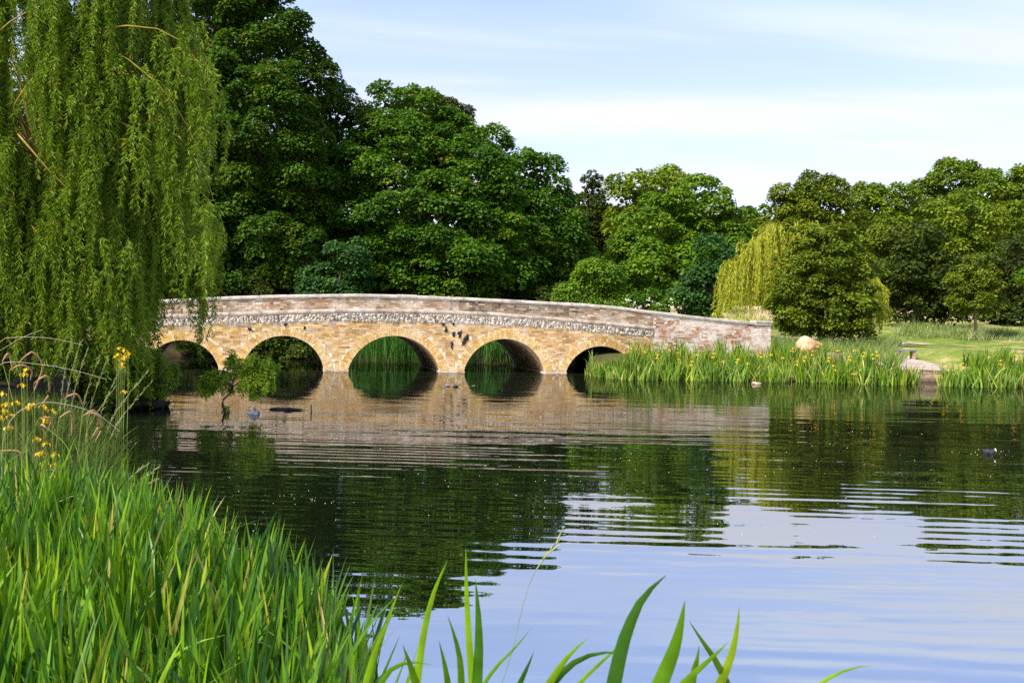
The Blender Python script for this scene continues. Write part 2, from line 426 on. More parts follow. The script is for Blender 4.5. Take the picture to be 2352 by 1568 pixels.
# ------------------------------------------------------------------ water
def water_mat():
    m, nt, out = mat_new('pond_water')
    g = nd(nt, 'ShaderNodeNewGeometry')
    def layer(sx, sy, scale, detail, rot=0.0, dist=0.0):
        mp = nd(nt, 'ShaderNodeMapping'); mp.inputs['Scale'].default_value = (sx, sy, 1); mp.inputs['Rotation'].default_value = (0, 0, rot)
        nt.links.new(g.outputs['Position'], mp.inputs[0])
        n = nd(nt, 'ShaderNodeTexNoise'); n.inputs['Scale'].default_value = scale; n.inputs['Detail'].default_value = detail; n.inputs['Distortion'].default_value = dist
        nt.links.new(mp.outputs[0], n.inputs['Vector'])
        return n.outputs['Fac']
    def mul(a, k):
        n = nd(nt, 'ShaderNodeMath', operation='MULTIPLY'); nt.links.new(a, n.inputs[0])
        if isinstance(k, float): n.inputs[1].default_value = k
        else: nt.links.new(k, n.inputs[1])
        return n.outputs[0]
    def add(a, b):
        n = nd(nt, 'ShaderNodeMath', operation='ADD'); nt.links.new(a, n.inputs[0]); nt.links.new(b, n.inputs[1]); return n.outputs[0]
    fine = layer(0.45, 1.0, 3.2, 2, 0.05)
    swell = layer(0.16, 1.0, 1.5, 1, -0.09, 0.3)
    longw = layer(0.08, 1.0, 0.55, 1, -0.05)
    patch = layer(0.10, 0.22, 1.0, 3, 0.2)
    pr = nd(nt, 'ShaderNodeMapRange'); pr.inputs['From Min'].default_value = 0.38; pr.inputs['From Max'].default_value = 0.62; pr.inputs['To Min'].default_value = 0.35; pr.inputs['To Max'].default_value = 1.5
    nt.links.new(patch, pr.inputs['Value'])
    h = add(add(mul(fine, 0.0026), mul(swell, 0.0115)), mul(longw, 0.0070))
    wv_ = nd(nt, 'ShaderNodeTexWave', wave_type='BANDS', bands_direction='Y', wave_profile='SIN')
    wv_.inputs['Scale'].default_value = 1.05; wv_.inputs['Distortion'].default_value = 5.0; wv_.inputs['Detail'].default_value = 1.5; wv_.inputs['Detail Scale'].default_value = 0.22
    mpw = nd(nt, 'ShaderNodeMapping'); mpw.inputs['Rotation'].default_value = (0, 0, 0.12); mpw.inputs['Scale'].default_value = (0.35, 1, 1)
    nt.links.new(g.outputs['Position'], mpw.inputs[0]); nt.links.new(mpw.outputs[0], wv_.inputs['Vector'])
    wmask = layer(0.22, 0.30, 1.0, 2, 0.3)
    wr = nd(nt, 'ShaderNodeMapRange'); wr.inputs['From Min'].default_value = 0.40; wr.inputs['From Max'].default_value = 0.62; wr.inputs['To Min'].default_value = 0.1
    nt.links.new(wmask, wr.inputs['Value'])
    h = mul(h, pr.outputs[0])
    h = add(h, mul(mul(wv_.outputs['Fac'], wr.outputs[0]), 0.0016))
    sy = nd(nt, 'ShaderNodeSeparateXYZ'); nt.links.new(g.outputs['Position'], sy.inputs[0])
    cm = nd(nt, 'ShaderNodeMapRange'); cm.inputs['From Min'].default_value = 20; cm.inputs['From Max'].default_value = 29; cm.inputs['To Min'].default_value = 1.0; cm.inputs['To Max'].default_value = 0.4
    nt.links.new(sy.outputs['Y'], cm.inputs['Value'])
    h = mul(h, cm.outputs[0])
    b = nd(nt, 'ShaderNodeBump'); b.inputs['Strength'].default_value = 1; b.inputs['Distance'].default_value = 1.0
    nt.links.new(h, b.inputs['Height'])
    fr = nd(nt, 'ShaderNodeFresnel'); fr.inputs['IOR'].default_value = 15.0
    nt.links.new(b.outputs[0], fr.inputs['Normal'])
    gl = nd(nt, 'ShaderNodeBsdfGlossy'); gl.inputs['Roughness'].default_value = 0.015; gl.inputs['Color'].default_value = (0.97, 0.97, 0.97, 1)
    nt.links.new(b.outputs[0], gl.inputs['Normal'])
    df = nd(nt, 'ShaderNodeBsdfDiffuse'); df.inputs['Color'].default_value = (0.006, 0.008, 0.004, 1)
    mx = nd(nt, 'ShaderNodeMixShader')
    nt.links.new(fr.outputs[0], mx.inputs[0]); nt.links.new(df.outputs[0], mx.inputs[1]); nt.links.new(gl.outputs[0], mx.inputs[2])
    nt.links.new(mx.outputs[0], out.inputs[0])
    return m
wv = np.array([[-40, -2, 0], [70, -2, 0], [70, 50, 0], [-40, 50, 0]], float)
tag(link('water', mesh('water', wv, np.array([[0, 1, 2, 3]]), water_mat())), kind='structure')

# ------------------------------------------------------------------ the bridge
def prof(pts):
    a = np.array([PB(*p) for p in pts])
    return lambda s: np.interp(s, a[:, 0], a[:, 1])
def smooth_prof(pts):
    a = np.array([PB(*p) for p in pts]); c = resample(a, 160)
    return lambda s: np.interp(s, c[:, 0], c[:, 1])
S = lambda px: PB(px, 800)[0]
S_L, S_JOIN, S_PIER, S_R = S(120), S(1499), S(1736), S(1770)
cop_top = smooth_prof([(100, 707), (240, 697), (340, 690.5), (460, 683), (620, 678), (830, 675), (1000, 680), (1100, 685), (1235, 691.5), (1420, 704), (1499, 714), (1620, 728), (1740, 740.5), (1790, 746)])
str_bot = smooth_prof([(100, 752), (240, 742), (341, 734), (480, 728), (641, 723), (792, 718.5), (930, 720), (1095, 725), (1236, 734), (1370, 746), (1499, 759), (1600, 769)])
fl_bot = smooth_prof([(100, 768), (240, 757), (341, 750), (480, 745), (641, 740), (792, 737), (930, 739), (1095, 744.5), (1236, 751), (1370, 762), (1499, 774), (1600, 784)])
COP_H, STR_H = 0.10, 0.15
par_bot = lambda s: str_bot(s) + STR_H
par_top = lambda s: cop_top(s) - COP_H

def arch(pxl, pxr, pxm, ytop):
    s0, s1 = S(pxl), S(pxr); zt = PB(pxm, ytop)[1]
    w = (s1 - s0) / 2; h = zt - 0.0
    r = (w * w + h * h) / (2 * h)
    return dict(s0=s0, s1=s1, c=(s0 + s1) / 2, zc=zt - r, r=r, zt=zt)
ARCH = [arch(330, 504, 417, 781), arch(556, 746, 652, 771), arch(799, 1012, 903, 771), arch(1066, 1253, 1158, 778), arch(1300, 1462, 1383, 795)]
RING = 0.31
def low_z(s):
    z = np.full(np.shape(s), -0.5)
    for a in ARCH:
        t = a['r']**2 - (s - a['c'])**2
        inside = (s > a['s0']) & (s < a['s1'])
        z = np.where(inside, a['zc'] + np.sqrt(np.maximum(t, 0)), z)
    return z

brick_c = np.array([[0.52, 0.31, 0.085], [0.56, 0.37, 0.13], [0.46, 0.26, 0.065], [0.60, 0.43, 0.20], [0.55, 0.35, 0.16], [0.38, 0.21, 0.08], [0.54, 0.35, 0.22]])
par_c = np.array([[0.33, 0.20, 0.10], [0.42, 0.28, 0.14], [0.24, 0.14, 0.075], [0.50, 0.38, 0.24], [0.37, 0.21, 0.13], [0.55, 0.45, 0.33]])
wing_c = np.array([[0.40, 0.19, 0.11], [0.46, 0.28, 0.17], [0.30, 0.15, 0.09], [0.58, 0.44, 0.33], [0.44, 0.15, 0.07], [0.62, 0.52, 0.44]])
WHITE = (0.72, 0.62, 0.53)
M_BRICK = col_mat('yellow_stock_brick', dirt=[((0.30, 0.20, 0.09), 0.9, 0.52, 0.78, 0.55, (1, 1, 1.2)), ((0.70, 0.55, 0.38), 1.3, 0.48, 0.74, 0.70, (1, 1, 1))], bump=0.004)
M_PAR = col_mat('weathered_parapet_brick', dirt=[(WHITE, 1.1, 0.48, 0.66, 0.70, (1, 1, 1.8)), ((0.14, 0.09, 0.045), 0.55, 0.52, 0.70, 0.75, (1, 1, 1.5))], bump=0.004)
M_WING = col_mat('limewashed_red_brick', dirt=[((0.76, 0.67, 0.61), 1.2, 0.41, 0.57, 0.88, (1, 1, 1.6))], bump=0.004)
M_MORTAR = noise_mat('lime_mortar', [(0.3, (0.54, 0.43, 0.31)), (0.7, (0.74, 0.63, 0.50))], scale=5, bump=0.004, bscale=40)
M_STONE = noise_mat('coping_stone', [(0.28, (0.22, 0.19, 0.15)), (0.5, (0.48, 0.42, 0.36)), (0.72, (0.66, 0.58, 0.52))], scale=3.2, detail=9, bump=0.006, bscale=25)
M_STRING = noise_mat('string_course_stone', [(0.30, (0.16, 0.12, 0.085)), (0.5, (0.42, 0.34, 0.27)), (0.72, (0.60, 0.50, 0.42))], scale=3.5, detail=9, bump=0.006, bscale=25)
M_FLINT = col_mat('knapped_flint', rough=0.35, noise_scale=9)
def soffit_mat():
    m, nt, out = mat_new('arch_soffit_brick')
    uv = nd(nt, 'ShaderNodeAttribute', attribute_name='uvw')
    b = nd(nt, 'ShaderNodeTexBrick'); b.inputs['Scale'].default_value = 1.0
    b.inputs['Brick Width'].default_value = 0.235; b.inputs['Row Height'].default_value = 0.078; b.inputs['Mortar Size'].default_value = 0.010
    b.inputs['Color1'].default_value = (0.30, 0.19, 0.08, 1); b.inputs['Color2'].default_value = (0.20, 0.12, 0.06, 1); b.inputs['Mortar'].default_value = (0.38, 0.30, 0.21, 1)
    nt.links.new(uv.outputs['Vector'], b.inputs['Vector'])
    n = nd(nt, 'ShaderNodeTexNoise'); n.inputs['Scale'].default_value = 2.2; n.inputs['Detail'].default_value = 8
    nt.links.new(uv.outputs['Vector'], n.inputs['Vector'])
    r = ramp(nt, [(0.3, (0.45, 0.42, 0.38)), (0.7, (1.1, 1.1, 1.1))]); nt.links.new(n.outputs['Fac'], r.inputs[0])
    mu = nd(nt, 'ShaderNodeMixRGB', blend_type='MULTIPLY'); mu.inputs['Fac'].default_value = 1
    nt.links.new(b.outputs['Color'], mu.inputs['Color1']); nt.links.new(r.outputs[0], mu.inputs['Color2'])
    p = nd(nt, 'ShaderNodeBsdfPrincipled'); p.inputs['Roughness'].default_value = 0.9
    bp = nd(nt, 'ShaderNodeBump'); bp.inputs['Distance'].default_value = 0.006; bp.invert = True
    nt.links.new(b.outputs['Fac'], bp.inputs['Height']); nt.links.new(bp.outputs[0], p.inputs['Normal'])
    nt.links.new(mu.outputs[0], p.inputs['Base Color']); nt.links.new(p.outputs[0], out.inputs[0])
    return m
M_SOFFIT = soffit_mat()

bridge = empty('bridge', B0)
tag(bridge, 'long low five arched yellow brick bridge with stone coping over the pond', 'bridge')
def bpart(name, me):      # bridge children are built in world space; the Empty sits at B0
    o = link(name, me, bridge)
    o.matrix_parent_inverse = Matrix.Identity(4)
    return o
def bricks(rows, palette, mat, name, g, proud=0.012, depth=0.09, soot=None):
    """rows: list of (s0,s1,z0a,z0b,z1a,z1b) quads in the bridge plane"""
    A = np.array(rows); n = len(A)
    j = g.normal(0, 0.0025, size=(n, 4))
    d = -(proud + g.uniform(-0.006, 0.006, n))
    s0, s1 = A[:, 0] + j[:, 0], A[:, 1] + j[:, 1]
    P = [BR(s0, A[:, 2] + j[:, 2], d), BR(s1, A[:, 3] + j[:, 2], d), BR(s1, A[:, 5] + j[:, 3], d), BR(s0, A[:, 4] + j[:, 3], d)]
    Bk = [BR(s0, A[:, 2], depth), BR(s1, A[:, 3], depth), BR(s1, A[:, 5], depth), BR(s0, A[:, 4], depth)]
    Vv = np.stack(P + Bk, 1).reshape(-1, 3)
    f = np.array([[0, 1, 2, 3], [0, 4, 5, 1], [1, 5, 6, 2], [2, 6, 7, 3], [3, 7, 4, 0]])
    F = (np.arange(n)[:, None, None] * 8 + f[None]).reshape(-1, 4)
    c = palette[g.integers(0, len(palette), n)] * g.uniform(0.72, 1.22, (n, 1))
    c = np.clip(c, 0, 0.8)
    al = np.ones((n, 1))
    if soot is not None:      # long weathered run of dark, unlimed brick
        mid = (A[:, 0] + A[:, 1]) / 2
        edge = np.clip(np.minimum(mid - soot[0], soot[1] - mid) / 1.2, 0, 1) if soot[2] else ((mid > soot[0]) & (mid < soot[1])).astype(float)
        w = edge * np.clip(0.75 + g.normal(0, 0.25, n), 0, 1)
        c = c * (1 - 0.62 * w[:, None]); al = 1 - 0.95 * w[:, None]
    c4 = np.concatenate([c, al], 1)
    return bpart(name, mesh(name, Vv, F, mat, {'c': (np.repeat(c4, 5, 0), 'FACE', 'FLOAT_COLOR')}, origin=B0))

g = np.random.default_rng(5)
CH = 0.075
# --- mortar core: the wall body with its five tunnels
ss = np.unique(np.concatenate([np.arange(S_L, S_R, 0.06)] + [np.linspace(a['s0'], a['s1'], 60) for a in ARCH] + [[S_R]]))
def strip(lo, hi, d, flip=False):
    n = len(ss)
    Vv = np.concatenate([BR(ss, lo, d), BR(ss, hi, d)])
    k = np.arange(n - 1)
    q = np.stack([k, k + 1, k + 1 + n, k + n], -1)
    if flip: q = q[:, ::-1]
    return Vv, q
core = Join()
lo, hi = low_z(ss), par_top(ss)
for d, fl in ((0.0, False), (BW, True)):
    core.add(*strip(lo, hi, d, fl))
# parapet backs, tops and the road between them
for d0, d1 in ((0.0, 0.36), (BW - 0.36, BW)):
    n = len(ss); k = np.arange(n - 1)
    core.add(np.concatenate([BR(ss, hi, d0), BR(ss, hi, d1)]), np.stack([k, k + 1, k + 1 + n, k + n], -1))
road_z = par_bot(ss) + 0.05
core.add(*strip(road_z, hi, 0.36, True)); core.add(*strip(road_z, hi, BW - 0.36))
for s_end in (S_L, S_R):
    core.add(BR(np.array([s_end] * 4), np.array([-0.5, -0.5, par_top(s_end), par_top(s_end)]), np.array([0, BW, BW, 0])), np.array([[0, 1, 2, 3]]))
bpart('wall_core', core.mesh('wall_core', M_MORTAR, origin=B0))
n = len(ss); k = np.arange(n - 1)
M_ROAD = noise_mat('bridge_road', [(0.3, (0.06, 0.058, 0.055)), (0.7, (0.13, 0.125, 0.115))], scale=8)
bpart('roadway', mesh('roadway', np.concatenate([BR(ss, road_z, 0.36), BR(ss, road_z, BW - 0.36)]), np.stack([k, k + 1, k + 1 + n, k + n], -1), M_ROAD, origin=B0))
# --- tunnels
for a in ARCH:
    nseg = 48
    th0 = math.atan2(-0.5 - a['zc'], 1); 
    t0 = math.acos(max(-1, min(1, (a['s1'] - a['c']) / a['r'])))
    th = np.linspace(t0, math.pi - t0, nseg)
    sp = np.concatenate([[a['s1']], a['c'] + a['r'] * np.cos(th), [a['s0']]])
    zp = np.concatenate([[-0.5], a['zc'] + a['r'] * np.sin(th), [-0.5]])
    m_ = len(sp); nd_ = 10
    dd = np.linspace(0.0, BW, nd_)
    Vv = np.concatenate([BR(sp, zp, d) for d in dd])
    i_ = np.arange(nd_ - 1)[:, None]; k_ = np.arange(m_ - 1)[None, :]
    q = np.stack([i_ * m_ + k_, i_ * m_ + k_ + 1, (i_ + 1) * m_ + k_ + 1, (i_ + 1) * m_ + k_], -1).reshape(-1, 4)
    arc = np.concatenate([[0], np.cumsum(np.hypot(np.diff(sp), np.diff(zp)))])
    uvw = np.concatenate([np.stack([np.full(m_, d), arc, np.zeros(m_)], -1) for d in dd])
    bpart('arch_soffit', mesh('arch_soffit', Vv, q, M_SOFFIT, {'uvw': (uvw, 'POINT', 'FLOAT_VECTOR')}, origin=B0))
    # ring of voussoirs: alternate courses break joint
    nb = int(a['r'] * (math.pi - 2 * t0) / 0.074)
    tt = np.linspace(t0 - 0.02, math.pi - t0 + 0.02, nb + 1)
    Vs, Cs = [], []
    for kk in range(nb):
        ta, tb = tt[kk] + 0.0035 / a['r'], tt[kk + 1] - 0.0035 / a['r']
        cuts = [0.0, 0.215, RING] if kk % 2 else [0.0, 0.105, RING]
        if g.random() < 0.25: cuts = [0.0, 0.16, RING]
        for ra, rb in zip(cuts[:-1], cuts[1:]):
            ra, rb = a['r'] + ra + 0.004, a['r'] + rb - 0.004
            pr = -(0.016 + g.uniform(-0.006, 0.006))
            tw = g.normal(0, 0.002)
            cs = [(ra, ta), (rb, ta + tw), (rb, tb + tw), (ra, tb)]
            sp_ = np.array([a['c'] + r_ * math.cos(t_) for r_, t_ in cs]); zp_ = np.array([a['zc'] + r_ * math.sin(t_) for r_, t_ in cs])
            zp_ = np.maximum(zp_, -0.15)
            Vs.append(np.concatenate([BR(sp_, zp_, pr), BR(sp_, zp_, 0.08)]))
            Cs.append(brick_c[g.integers(0, 5)] * g.uniform(0.78, 1.25))
    nvb = len(Vs)
    f = np.array([[3, 2, 1, 0], [1, 5, 4, 0], [2, 6, 5, 1], [3, 7, 6, 2], [0, 4, 7, 3]])
    F = (np.arange(nvb)[:, None, None] * 8 + f[None]).reshape(-1, 4)
    c4 = np.concatenate([np.clip(np.array(Cs), 0, .8), np.ones((nvb, 1))], 1)
    bpart('arch_ring', mesh('arch_ring', np.vstack(Vs), F, M_BRICK, {'c': (np.repeat(c4, 5, 0), 'FACE', 'FLOAT_COLOR')}, origin=B0))
# --- spandrel bricks, level courses up to the flint band
HOLES = [PB(*p) + (r,) for p, r in [((1019, 744), .05), ((1041, 744), .04), ((1024, 757), .07), ((1042, 768), .06), ((1057, 765), .075), ((1072, 777), .085), ((1065, 787), .06), ((1038, 788), .05), ((1037, 796), .05), ((573, 756), .06), ((656, 747), .045), ((700, 752), .04)]]
rows = []
z = -0.15; row = 0
while z < 3.2:
    s = S_L + (0.06 if row % 2 else 0.17)
    while s < S_JOIN - 0.02:
        L = 0.225 if g.random() < 0.62 else 0.105
        s1 = min(s + L, S_JOIN - 0.01); mid = (s + s1) / 2; zm = z + 0.033
        ok = zm + 0.035 < fl_bot(mid) and s1 - s > 0.05
        if ok:
            for a in ARCH:
                rr = math.hypot(mid - a['c'], zm - a['zc'])
                if rr < a['r'] + RING + 0.035 and zm > a['zc'] - 0.2: ok = False
            for hs, hz, hr in HOLES:
                if abs(mid - hs) < hr + 0.03 and abs(zm - hz) < hr: ok = False
        if ok: rows.append((s, s1, z, z, z + 0.060, z + 0.060))
        s = s1 + 0.015
    z += CH; row += 1
bricks(rows, brick_c, M_BRICK, 'spandrel_brickwork', g)
# --- parapet bricks follow the camber
rows = []
for row in range(14):
    s = S_L + (0.06 if row % 2 else 0.17)
    while s < S_JOIN - 0.02:
        L = 0.225 if g.random() < 0.55 else 0.105
        s1 = min(s + L, S_JOIN - 0.01); mid = (s + s1) / 2
        za, zb = par_bot(s) + 0.012 + row * CH, par_bot(s1) + 0.012 + row * CH
        h = 0.060
        room = par_top(mid) - (za + zb) / 2
        if room > 0.03: rows.append((s, s1, za, zb, za + min(h, room - 0.004), zb + min(h, room - 0.004)))
        s = s1 + 0.015
bricks(rows, par_c, M_PAR, 'parapet_brickwork', g, soot=(S(1010), S(1385), True))
# --- wing wall: redder, whitened, down to the bank
rows = []
for row in range(-2, 34):
    s = S_JOIN + (0.02 if row % 2 else 0.10)
    while s < S_R - 0.02:
        L = 0.225 if g.random() < 0.5 else 0.105
        s1 = min(s + L, S_R - 0.01); mid = (s + s1) / 2
        if s < S_PIER < s1: s1 = S_PIER - 0.006
        sl = 0.55
        off = (cop_top(S_JOIN) - cop_top(s)) * sl; off1 = (cop_top(S_JOIN) - cop_top(s1)) * sl
        za, zb = row * CH - off + 0.3, row * CH - off1 + 0.3
        room = par_top(mid) - (za + zb) / 2
        if room > 0.03 and s1 - s > 0.04: rows.append((s, s1, za, zb, za + min(0.060, room - 0.004), zb + min(0.060, room - 0.004)))
        s = s1 + 0.015
bricks(rows, wing_c, M_WING, 'wing_wall_brickwork', g)
# --- flint band
Jv, Jf, Jc = [], [], []
nf = 0
s = S_L
base = lump((0, 0, 0), (1, 1, 1), 3, 0.2, 8, 6)
while s < S_JOIN - 0.03:
    zf0, zf1 = fl_bot(s) + 0.005, str_bot(s) - 0.01
    hgt = zf1 - zf0
    zz = zf0
    while zz < zf1 - 0.02:
        h = min(g.uniform(0.05, 0.12), zf1 - zz)
        w = g.uniform(0.06, 0.13)
        v0, q0, c0, c1 = lump((0, 0, 0), (w * 0.62, 0.035, h * 0.56), int(g.integers(1e6)), 0.35, 9, 6)
        ca = g.normal(0, 0.3)
        v = np.stack([v0[:, 0] * math.cos(ca) - v0[:, 2] * math.sin(ca), v0[:, 1], v0[:, 0] * math.sin(ca) + v0[:, 2] * math.cos(ca)], -1)
        ctr = (s + g.normal(0, 0.03), zz + h / 2, -0.012 + g.uniform(-0.012, 0.008))
        P = BR(ctr[0] + v[:, 0], ctr[1] + v[:, 2], ctr[2] + v[:, 1])
        Jv.append(P); Jf.append(q0 + nf); nf += len(P)
        u = g.random()
        c = np.array([0.52, 0.44, 0.36]) * g.uniform(0.75, 1.2) if u < 0.55 else (np.array([0.36, 0.32, 0.28]) * g.uniform(0.7, 1.2) if u < 0.8 else np.array([0.22, 0.17, 0.13]) * g.uniform(0.6, 1.4) if u < 0.93 else np.array([0.40, 0.27, 0.14]))
        Jc.append(np.repeat(np.append(np.clip(c, 0, .8), 1)[None], len(q0), 0))
        zz += h * 0.95
    s += 0.085
bpart('flint_band', mesh('flint_band', np.vstack(Jv), np.vstack(Jf), M_FLINT, {'c': (np.vstack(Jc), 'FACE', 'FLOAT_COLOR')}, smooth=True, origin=B0))
# --- string course and coping, stone by stone
def run(profile, s_a, s_b, length, gap, zfun, name, mat):
    J = Join(); s = s_a
    pd = np.array([p[0] for p in profile]); pz = np.array([p[1] for p in profile]); m_ = len(profile)
    while s < s_b - 0.05:
        L = length * g.uniform(0.8, 1.2); s1 = min(s + L, s_b)
        kn = max(2, int((s1 - s) / 0.3) + 1)
        sv = np.linspace(s + gap, s1 - gap, kn)
        dz, dd_ = g.normal(0, 0.004), g.normal(0, 0.003)
        Vv = np.concatenate([BR(x, zfun(x) + pz + dz, pd + dd_) for x in sv])
        i_ = np.arange(kn - 1)[:, None]; k_ = np.arange(m_)[None, :]; k2 = (k_ + 1) % m_
        q = np.stack([i_ * m_ + k_, (i_ + 1) * m_ + k_, (i_ + 1) * m_ + k2, i_ * m_ + k2], -1).reshape(-1, 4)
        J.add(Vv, q[:, ::-1], np.arange(m_)[None, :], (np.arange(m_)[::-1] + (kn - 1) * m_)[None, :])
        s = s1
    bpart(name, J.mesh(name, mat, origin=B0))
run([(0.1, 0.0), (-0.03, 0.0), (-0.035, 0.045), (-0.06, 0.055), (-0.06, 0.115), (-0.02, STR_H), (0.1, STR_H)], S_L, S_JOIN, 0.9, 0.003, str_bot, 'string_course', M_STRING)
COPP = [(0.42, -COP_H), (-0.06, -COP_H), (-0.062, -0.025), (-0.03, 0.0), (0.39, 0.0), (0.42, -0.03)]
run(COPP, S_L, S_PIER, 0.85, 0.003, cop_top, 'coping', M_STONE)
run([(d + BW - 0.36, zz) for d, zz in COPP], S_L, S_PIER, 0.85, 0.003, cop_top, 'coping', M_STONE)
# --- end pier with its cap
zp = cop_top(S_PIER)
pj = Join()
def bbox(s0, s1, d0, d1, z0, z1):
    return BR(np.array([s0, s1, s1, s0] * 2), np.array([z0] * 4 + [z1] * 4), np.array([d0, d0, d1, d1] * 2))
pj.add(bbox(S_PIER - 0.05, S_R + 0.03, -0.09, 0.45, zp + 0.002, zp + 0.07), BOXF)
pj.add(bbox(S_PIER - 0.02, S_R, -0.06, 0.42, zp - COP_H + 0.002, zp), BOXF)
bpart('pier_cap', pj.mesh('pier_cap', M_STONE, origin=B0))
# --- pale footing ledges just at the water line
edges = [(S(250), ARCH[0]['s0'])] + [(ARCH[i_]['s1'], ARCH[i_ + 1]['s0']) for i_ in range(4)] + [(ARCH[4]['s1'], S(1530))]
for a_, b_ in edges:
    J = Join(); J.add(bbox(a_ - 0.03, b_ + 0.03, -0.06, BW + 0.06, -0.5, 0.05), BOXF)
    bpart('footing', J.mesh('footing', M_STRING, origin=B0))
# --- dark tufts where bricks are missing
M_MOSS = noise_mat('dead_moss', [(0.3, (0.012, 0.008, 0.006)), (0.7, (0.04, 0.025, 0.015))], scale=20, bump=0.02)
for i_, (hs, hz, hr) in enumerate(HOLES):
    v, q, c0, c1 = lump((0, 0, 0), (hr * 1.05, 0.045, hr * 1.35), 40 + i_, 0.6, 14, 9)
    v[:, 0] += v[:, 2] * (0.35 if i_ in (2, 4, 5, 6) else -0.1)
    P = BR(hs + v[:, 0], hz + v[:, 2], v[:, 1] - 0.004)
    bpart('moss_tuft', mesh('moss_tuft', P, [q], M_MOSS, smooth=True, origin=B0))

# ------------------------------------------------------------------ leaf, blade and strand builders
def leaves(P, A, N, L, W, v, name, mat, fold=0.12, origin=None):
    """kite shaped leaves: base P, axis A, facing N"""
    n = len(P)
    A = unit(A); Sd = unit(np.cross(A, N)); N2 = np.cross(Sd, A)
    L = np.broadcast_to(L, (n,))[:, None]; W = np.broadcast_to(W, (n,))[:, None]
    m1 = P + A * L * 0.42 + Sd * W * 0.5 + N2 * W * fold
    m2 = P + A * L * 0.42 - Sd * W * 0.5 + N2 * W * fold
    tip = P + A * L - N2 * L * 0.10
    Vv = np.stack([P, m1, tip, m2], 1).reshape(-1, 3)
    F = (np.arange(n)[:, None, None] * 4 + np.array([[0, 1, 2], [0, 2, 3]])[None]).reshape(-1, 3)
    return mesh(name, Vv, F, mat, {'v': (np.repeat(v, 2), 'FACE', 'FLOAT')}, origin=origin)

def crown(lobes, mat, origin, clump=0.55, leaf=0.20, dens=1.0, seed=0, droop=0.45, flat=0.85, back=0.45, aspect=0.8, rag=1.5):
    """lobes: list of (centre, (rx,ry,rz)). Domed leaf clumps over the lobes, gaps between them, sparse inner foliage."""
    gg = np.random.default_rng(seed)
    Ps, As, Ns, Ls, vs = [], [], [], [], []
    for (c, r) in lobes:
        c = np.asarray(c); r = np.asarray(r, float)
        area = 4 * np.pi * (((r[0] * r[1])**1.6 + (r[0] * r[2])**1.6 + (r[1] * r[2])**1.6) / 3)**(1 / 1.6)
        nc = max(6, int(area / (clump * 1.28)**2 * dens))
        k = np.arange(nc) + 0.5
        ph = np.arccos(1 - 2 * k / nc); th = np.pi * (1 + 5**0.5) * k + gg.uniform(0, 6)
        D = np.stack([np.cos(th) * np.sin(ph), np.sin(th) * np.sin(ph), np.cos(ph)], -1)
        D = unit(D + gg.normal(0, 0.12, D.shape))
        keep = (gg.random(nc) < np.where(D[:, 1] > 0.25, back, 1.0)) & (D[:, 2] > -0.92)
        C = c + D * r * (1 + gg.normal(0, 0.07 * rag, (nc, 1)))
        for (c2, r2) in lobes:
            if c2 is c: continue
            keep &= (np.sum(((C - c2) / (np.asarray(r2) * 0.86))**2, 1) > 1)
        C = C[keep]; D = D[keep]
        R_ = clump * gg.uniform(0.45, 1.4, len(C))
        nl = np.maximum(8, (R_**2 * 2 * np.pi / (leaf * leaf * aspect * 0.5) * 1.25)).astype(int)
        idx = np.repeat(np.arange(len(C)), nl)
        u = gg.normal(size=(len(idx), 3)); u = unit(u)
        u[:, 2] = np.where(u[:, 2] < -0.45, -u[:, 2], u[:, 2])
        # the dome leans to the outside of the crown
        u = unit(u + D[idx] * 0.55)
        rad = R_[idx] * (0.35 + 0.65 * gg.random(len(idx))**0.45)
        off = u * rad[:, None]; off[:, 2] *= flat
        P = C[idx] + off
        out = unit(u * np.array([1, 1, 0.15]) + gg.normal(0, 0.35, u.shape))
        A = unit(out + np.array([0, 0, -droop]))
        N = unit(u * 0.5 + np.array([0, 0, 0.75]) + gg.normal(0, 0.33, u.shape))
        Ps.append(P); As.append(A); Ns.append(N)
        Ls.append(leaf * gg.uniform(0.65, 1.3, len(idx)))
        cv = gg.uniform(-0.18, 0.18, len(C))
        vs.append(np.clip(0.5 + cv[idx] + gg.normal(0, 0.2, len(idx)), 0, 1))
        # sparse inner foliage
        ni = int(area / (leaf * leaf * 4.2) * 1.5)
        di = unit(gg.normal(size=(ni, 3)))
        Ps.append(c + di * r * gg.uniform(0.45, 0.86, (ni, 1))); As.append(unit(di + gg.normal(0, .6, di.shape))); Ns.append(unit(di + gg.normal(0, .5, di.shape)))
        Ls.append(leaf * gg.uniform(1.3, 2.2, ni)); vs.append(np.clip(gg.normal(0.4, 0.18, ni), 0, 0.9))
    P, A, N, L, v = map(np.concatenate, (Ps, As, Ns, Ls, vs))
    return leaves(P, A, N, L, L * aspect, v, 'crown', mat, origin=origin)

